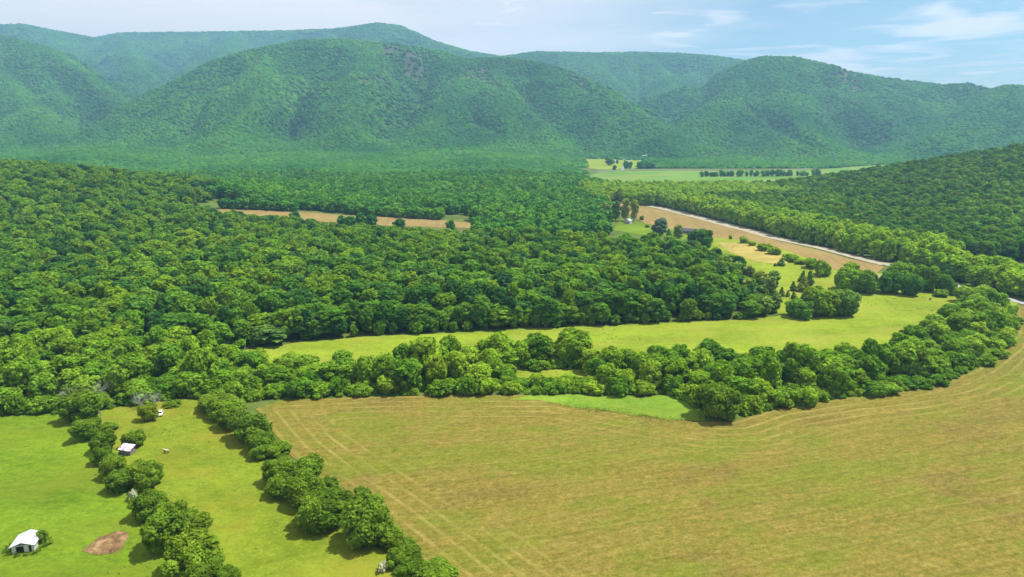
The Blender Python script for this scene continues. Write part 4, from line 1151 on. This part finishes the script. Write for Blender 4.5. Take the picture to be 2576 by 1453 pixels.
def prism(name, w, z0, rise, y0, y1, mat):
    V = [(-w / 2, y0, z0), (w / 2, y0, z0), (0, y0, z0 + rise), (-w / 2, y1, z0), (w / 2, y1, z0), (0, y1, z0 + rise)]
    return mesh_np(name, np.array(V), np.array([(0, 1, 2, 2), (3, 5, 4, 4), (0, 3, 4, 1), (1, 4, 5, 2), (2, 5, 3, 0)])[:, :4], mat)
def root(name, px, py, rotz, label, cat, group=None):
    x, y = G(px, py)
    e = link(bpy.data.objects.new(name, None)); e.location = (x, y, float(terr(x, y)[0]) + .1); e.rotation_euler = (0, 0, rotz)
    return tag(e, label, cat, group)

# white roofed shed
e = root('shed', 70, 1376, math.radians(15), 'white metal roofed open shed in the green pasture', 'shed')
w, l, h = 5.2, 5.6, 2.1
child('roof', gable_roof('shed_roof', w, l, h, .95, .45, .08, M['roofwhite']), e)
seams = boxmesh('shed_seams', [(-.03, -l / 2 - .45, h + 1.035, .03, l / 2 + .45, h + 1.075)], M['roofwhite'])
child('ridge_cap', seams, e)
child('wall', boxmesh('shed_wall_back', [(-w / 2, l / 2 - .12, 0, w / 2, l / 2, h)], M['wallwhite']), e)
child('wall', boxmesh('shed_wall_a', [(-w / 2, -l / 2, 0, -w / 2 + .12, l / 2 - .125, h)], M['wallwhite']), e)
child('wall', boxmesh('shed_wall_b', [(w / 2 - .12, -l / 2, 0, w / 2, l / 2 - .125, h)], M['wallwhite']), e)
child('front_panel', boxmesh('shed_front_a', [(-w / 2 + .125, -l / 2, 0, -w / 2 + 1.0, -l / 2 + .12, h - .25)], M['wallwhite']), e)
child('front_panel', boxmesh('shed_front_b', [(.25, -l / 2, 0, 1.35, -l / 2 + .12, h - .25)], M['wallwhite']), e)
child('front_panel', boxmesh('shed_front_c', [(2.0, -l / 2, 0, w / 2 - .125, -l / 2 + .12, h - .25)], M['wallwhite']), e)
child('lintel', boxmesh('shed_lintel', [(-w / 2 + .125, -l / 2 - .003, h - .247, w / 2 - .125, -l / 2 + .12, h)], M['wallwhite']), e)
child('gable', prism('shed_gable', w - .3, h, .88, -l / 2 + .05, -l / 2 + .15, M['timber']), e)
# patchy roofed little shed in the hedgerow
e = root('lean_to', 321, 1142, math.radians(-12), 'small shed with a patchy white and rusty roof tucked in the hedgerow', 'shed')
child('roof', mesh_np('lean_roof', np.array([(-2.4, -1.6, 1.9), (2.4, -1.6, 1.7), (2.4, 1.6, 2.7), (-2.4, 1.6, 2.9), (-2.4, -1.6, 2.0), (2.4, -1.6, 1.8), (2.4, 1.6, 2.8), (-2.4, 1.6, 3.0)]),
      np.array([(0, 3, 2, 1), (4, 5, 6, 7), (0, 1, 5, 4), (1, 2, 6, 5), (2, 3, 7, 6), (3, 0, 4, 7)]), M['roofpatch']), e)
child('wall', boxmesh('lean_wall', [(-2.2, -1.3, 0, 2.2, -1.2, 1.6), (-2.2, 1.2, 0, 2.2, 1.3, 2.5), (-2.2, -1.2, 0, -2.1, 1.2, 1.7), (2.1, -1.2, 0, 2.2, 1.2, 1.6)], M['timber']), e)
# utility pole
e = root('utility_pole', 257, 1073, 0, 'pale wooden utility pole beside the shed side hedgerow', 'pole')
V, F = tube([(0, 0, 0), (0, 0, 3), (.05, 0, 6.2)], [.17, .15, .11], 8); child('post', mesh_np('post', V, F, M['wood_pole'], True), e)
child('crossarm', boxmesh('crossarm', [(-.7, -.06, 5.6, .7, .06, 5.75)], M['wood_pole']), e)
child('lamp', boxmesh('pole_lamp', [(-.55, -.15, 5.95, -.12, .15, 6.15)], M['steel']), e)

def car(px, py, rotz, label):
    e = root('car', px, py, rotz, label, 'car')
    # side profile (y forward is -Y), extruded with tumblehome
    prof = [(-2.1, .35), (-2.15, .75), (-1.9, .95), (-1.0, 1.02), (-.45, 1.02), (.9, 1.05), (1.85, 1.02), (2.1, .85), (2.1, .35)]
    cab = [(-1.0, 1.02), (-.35, 1.52), (.3, 1.58), (1.5, 1.50), (1.95, 1.02)]
    def loft(name, pf, w0, w1, zlo, zhi, mat):
        V, F = [], []
        n = len(pf)
        for sgn in (-1, 1):
            for (yy, zz) in pf:
                k = (zz - zlo) / max(zhi - zlo, 1e-6); V.append((sgn * (w0 + (w1 - w0) * k), yy, zz))
        for i in range(n):
            j = (i + 1) % n; F.append((i, j, n + j, n + i))
        me = bpy.data.meshes.new(name); me.from_pydata(V, [], [tuple(f) for f in F] + [tuple(range(n))[::-1], tuple(range(n, 2 * n))]); me.update(); me.materials.append(mat); return me
    child('body', loft('car_body', prof, .90, .84, .35, 1.05, M['carwhite']), e)
    child('cabin', loft('car_cabin', cab, .82, .66, 1.02, 1.58, M['carwhite']), e)
    child('windscreen', mesh_np('car_screen', np.array([(-.70, -.97, 1.07), (.70, -.97, 1.07), (.60, -.42, 1.50), (-.60, -.42, 1.50)]), np.array([(0, 1, 2, 3)]), M['glass']), e)
    child('rear_window', mesh_np('car_rear', np.array([(-.70, 1.94, 1.08), (.70, 1.94, 1.08), (.60, 1.58, 1.46), (-.60, 1.58, 1.46)]), np.array([(0, 3, 2, 1)]), M['glass']), e)
    for sx in (-1, 1):
        child('side_window', mesh_np('car_side', np.array([(sx * .825, -.75, 1.08), (sx * .825, 1.6, 1.08), (sx * .70, 1.35, 1.45), (sx * .70, -.25, 1.47)]), np.array([(0, 1, 2, 3)]), M['glass']), e)
        for yy in (-1.35, 1.3):
            V, F = tube([(sx * .70, yy, .33), (sx * .72, yy, .33), (sx * .92, yy, .33), (sx * .93, yy, .33)], [.02, .33, .33, .02], 12)
            child('wheel', mesh_np('car_wheel', V, F, M['rubber']), e)
        child('headlight', boxmesh('car_light', [(sx * .72 - .13, -2.17, .68, sx * .72 + .13, -2.10, .80)], M['steel']), e)
    return e
car(404, 1045, math.radians(20), 'white car parked on the paddock beside the lone yellow green tree')
car(2067, 422, math.radians(78), 'tiny white car on the far road at the mountain foot')

def cow(px, py, rotz, label, back, belly, graze):
    x, y = G(px, py)
    V, E, Rr_ = [], [], []
    def add(p, r, par=None):
        V.append(p); Rr_.append(r)
        if par is not None: E.append((par, len(V) - 1))
        return len(V) - 1
    a = add((0, .0, 1.05), (.36, .38)); b = add((-.55, 0, 1.08), (.34, .36), a); c = add((.55, 0, 1.08), (.35, .38), a); d = add((.82, 0, 1.08), (.26, .28), c)
    n = add((-.95, 0, 1.2 if not graze else .95), (.2, .24), b); h = add((-1.25, 0, 1.42 if not graze else .6), (.15, .16), n); mz = add((-1.55, 0, 1.32 if not graze else .3), (.09, .10), h)
    add((-1.2, .24, 1.5 if not graze else .72), (.04, .05), h); add((-1.2, -.24, 1.5 if not graze else .72), (.04, .05), h)
    for sy in (-.19, .19):
        s1 = add((-.6, sy, .75), (.14, .15), b); s2 = add((-.62, sy, .4), (.075, .08), s1); s3 = add((-.58, sy, .04), (.06, .06), s2)
        q1 = add((.66, sy, .8), (.17, .18), c); q2 = add((.58, sy, .58), (.10, .1), q1); q3 = add((.74, sy, .38), (.07, .07), q2); q4 = add((.70, sy, .04), (.06, .06), q3)
    t1 = add((1.0, 0, 1.0), (.05, .05), d); add((1.08, 0, .55), (.035, .035), t1)
    me = bpy.data.meshes.new('cow'); me.from_pydata(V, E, []); me.update()
    o = link(bpy.data.objects.new('cow', me)); o.location = (x, y, float(terr(x, y)[0]) + .1); o.rotation_euler = (0, 0, rotz)
    m = o.modifiers.new('skin', 'SKIN'); m.use_smooth_shade = True
    for sv, r in zip(me.skin_vertices[0].data, Rr_): sv.radius = r
    me.skin_vertices[0].data[0].use_root = True
    o.modifiers.new('sub', 'SUBSURF').levels = 1; o.modifiers['sub'].render_levels = 2
    t = NT('cow_hide'); sp = t.n.new('ShaderNodeSeparateXYZ'); t.l.new(t.obj(), sp.inputs[0])
    f = t.math('ADD', t.math('MULTIPLY', sp.outputs[2], .75), t.math('ADD', t.math('MULTIPLY', sp.outputs[0], .18), t.math('MULTIPLY', t.noise(t.obj(), 3, 3), .12)))
    me.materials.append(t.done(t.ramp(f, [(.78, belly), (.90, back)]), .8))
    tag(o, label, 'cow')
cow(419, 1141, math.radians(-8), 'brown cow with a pale back standing alone in the paddock', (.52, .46, .26), (.055, .035, .02), False)
cow(2340, 756, math.radians(30), 'small black cow in the meadow in front of the oak clump', (.02, .018, .016), (.015, .014, .012), True)

def house(name, px, py, rotz, w, l, h, rise, wall, roof, label, windows=True, chim=True):
    e = root(name, px, py, rotz, label, 'house')
    child('wall', boxmesh(name + '_wall', [(-w / 2, -l / 2, 0, w / 2, l / 2, h)], wall), e)
    child('gable', prism(name + '_gable', w - .02, h + .002, rise - .06, -l / 2 + .002, l / 2 - .002, wall), e)
    r = child('roof', gable_roof(name + '_roof', w, l, h + .03, rise, .4, .12, roof), e)
    if chim: child('chimney', boxmesh(name + '_chimney', [(-.4, l * .2, h + rise * .6, .4, l * .2 + .8, h + rise + 1.0)], M['brick']), r)
    if windows:
        for yy in np.linspace(-l / 2 + 1.4, l / 2 - 1.4, max(2, int(l / 3))):
            for sx in (-1, 1): child('window', boxmesh(name + '_win', [(sx * w / 2 - .04, yy - .5, 1.1, sx * w / 2 + .04, yy + .5, 2.3)], M['dark']), e)
        for xx in (-w * .27, w * .27): child('window', boxmesh(name + '_win', [(xx - .5, -l / 2 - .04, 1.1, xx + .5, -l / 2 + .04, 2.3)], M['dark']), e)
        child('door', boxmesh(name + '_door', [(-.5, -l / 2 - .05, .02, .5, -l / 2 + .05, 2.1)], M['timber']), e)
    return e
house('farmhouse', 1580, 563, math.radians(-25), 6.5, 9, 3.2, 2.4, M['wallwhite'], M['roofgrey'], 'white gabled farmhouse under the tall pines by the stubble field')
house('barn', 1735, 588, math.radians(62), 8, 15, 3.0, 2.2, M['timber'], M['roofdark'], 'low barn with a dark slate blue roof beside the stubble field', False, False)
house('cottage', 2198, 716, math.radians(20), 7, 9, 4.2, 2.6, M['wallwhite'], M['roofgrey'], 'white cottage half hidden between the oaks above the meadow')
house('far_farmhouse', 1548, 409, math.radians(30), 10, 14, 4.5, 3.4, M['wallwhite'], M['roofgrey'], 'small white farmhouse among trees at the far farmstead')
house('far_barn', 1622, 401, math.radians(80), 10, 16, 5, 3.4, M['brick'], M['roofgrey'], 'reddish barn at the forest edge of the far farmstead', False, False)
house('far_shed', 1571, 400, math.radians(10), 8, 12, 3.5, 2.4, M['wallwhite'], M['roofwhite'], 'pale roofed shed on the grass of the far farmstead', False, False)

# ------------------------------------------------------------------ grass tufts and weeds in the near fields
def tuft(name, seed, R, H, n, mat):
    rng = np.random.default_rng(seed)
    V, F = [], []
    for i in range(n):
        a = rng.uniform(0, 6.28); d = rng.uniform(0, R); p = np.array((math.cos(a) * d, math.sin(a) * d, 0))
        b = rng.uniform(0, 6.28); w_ = np.array((math.cos(b), math.sin(b), 0)) * R * .22
        tip = p + np.array((math.cos(a) * R * .5, math.sin(a) * R * .5, H * rng.uniform(.6, 1.1)))
        o = len(V); V += [p - w_, p + w_, tip + w_ * .5, tip - w_ * .5]; F.append((o, o + 1, o + 2, o + 3))
    me = mesh_np(name, np.array(V), np.array(F), mat); attr(me, 'tint', rng.uniform(.2, .8, len(V)).astype(np.float32)); return me
M['tuft'] = leaf_mat('grass_tuft', [(0, (.10, .19, .02)), (.5, (.16, .26, .03)), (.85, (.21, .28, .045)), (1, (.30, .28, .08))], .3, .3, False)
M['weed'] = leaf_mat('weed', [(0, (.085, .17, .018)), (1, (.14, .23, .025))], .3, .3, False)
M['straw'] = leaf_mat('straw_tuft', [(0, (.20, .20, .035)), (.4, (.34, .26, .07)), (.8, (.45, .34, .12)), (1, (.22, .15, .05))], .2, .3, False)
for key, mat in (('tuft', 'tuft'), ('weed', 'weed'), ('straw', 'straw')):
    c = bpy.data.collections.new('library_' + key)
    for i in range(4): c.objects.link(bpy.data.objects.new(f'{key}_{i:03d}', tuft(key, 40 + i, .55, .42, 12, M[mat])))
    LIB[key] = (c, 4); GN[key] = scatter_tree(c)
def field_scatter(name, key, P, n, s0, s1, label, thr=.5, sc=12, seed=1, sz=1.0):
    x0, y0 = P.min(0); x1, y1 = P.max(0)
    x, y = RNG.uniform(x0, x1, n), RNG.uniform(y0, y1, n)
    m = inside(P, x, y) & in_view(x, y, 1.1, 10) & (fbm(x / sc, y / sc, seed, 3) > thr) & (edge_dist(P, x, y) > 1)
    x, y = x[m], y[m]
    s = RNG.uniform(s0, s1, len(x))
    scatter(name, key, x, y, terr(x, y) + .1, s, s * sz, label)
field_scatter('paddock_weeds', 'weed', P_PADDOCK, 1500, .25, .7, 'scattered darker weeds in the paddock', .52, 40, 6)
field_scatter('meadow_weeds', 'weed', P_MEADOW, 5000, .4, 1.1, 'scattered darker weeds in the pale meadow', .55, 60, 8)
field_scatter('lush_tufts', 'tuft', P_LUSH, 2500, .2, .5, 'tufted long grass in the lush patch', .3, 9, 3)
LB_ = P_LUSH[4:]; i = RNG.integers(0, len(LB_) - 1, 900); f_ = RNG.random(900)[:, None]
p_ = LB_[i] * (1 - f_) + LB_[i + 1] * f_ + RNG.normal(0, 1.6, (900, 2))
scatter('lush_edge_grass', 'tuft', p_[:, 0], p_[:, 1], terr(p_[:, 0], p_[:, 1]) + .2, RNG.uniform(.3, .8, 900), RNG.uniform(.2, .5, 900), 'ragged grass along the lush patch edge')
field_scatter('pasture_tufts', 'tuft', P_PASTURE, 1800, .25, .7, 'scattered grass tufts in the green pasture', .5, 30, 3)
field_scatter('hay_wisps', 'straw', P_HAY, 16000, .2, .55, 'wisps of cut hay left on the hayfield', .45, 35, 13, .6)
# rank weeds round the shed
sx, sy = G(70, 1376)
a = RNG.uniform(0, 6.28, 200); d = RNG.uniform(3.0, 5.6, 200) ; x, y = sx + np.cos(a) * d, sy + np.sin(a) * d * .9
m = ~((np.abs(x - sx) < 3.4) & (np.abs(y - sy) < 3.6)); x, y = x[m], y[m]
scatter('shed_weeds', 'weed', x, y, terr(x, y) + .1, RNG.uniform(.5, 1.2, len(x)), RNG.uniform(.5, 1.4, len(x)), 'rank weeds growing around the white roofed shed')

SP_ = GP([(212, 1392), (228, 1378), (248, 1360), (270, 1345), (292, 1334), (310, 1336), (322, 1352), (318, 1372), (300, 1388), (275, 1394), (255, 1396), (232, 1394)])
i = RNG.integers(0, len(SP_), 110); f_ = RNG.random(110)[:, None]
p_ = SP_[i] * (1 - f_) + SP_[(i + 1) % len(SP_)] * f_ + RNG.normal(0, .9, (110, 2))
scatter('soil_edge_grass', 'tuft', p_[:, 0], p_[:, 1], terr(p_[:, 0], p_[:, 1]) + .1, RNG.uniform(.2, .5, 110), RNG.uniform(.15, .35, 110), 'tufts of grass creeping over the soil patch edge')
# ------------------------------------------------------------------ air
hv = bpy.data.materials.new('haze'); hv.use_nodes = True
n, l = hv.node_tree.nodes, hv.node_tree.links
n.clear()
pv = n.new('ShaderNodeVolumePrincipled'); pv.inputs['Color'].default_value = (.34, .70, 1.0, 1); pv.inputs['Density'].default_value = 1.15e-4
pv.inputs['Anisotropy'].default_value = .25
ho = n.new('ShaderNodeOutputMaterial'); l.new(pv.outputs[0], ho.inputs['Volume'])
o = bpy.data.objects.new('haze', boxmesh('haze', [(-8800, -700, -6.0, 8800, 8800, ZMAX + 60)], hv))
tag(link(o), 'thin blue summer haze filling the valley air', None, None, 'stuff')
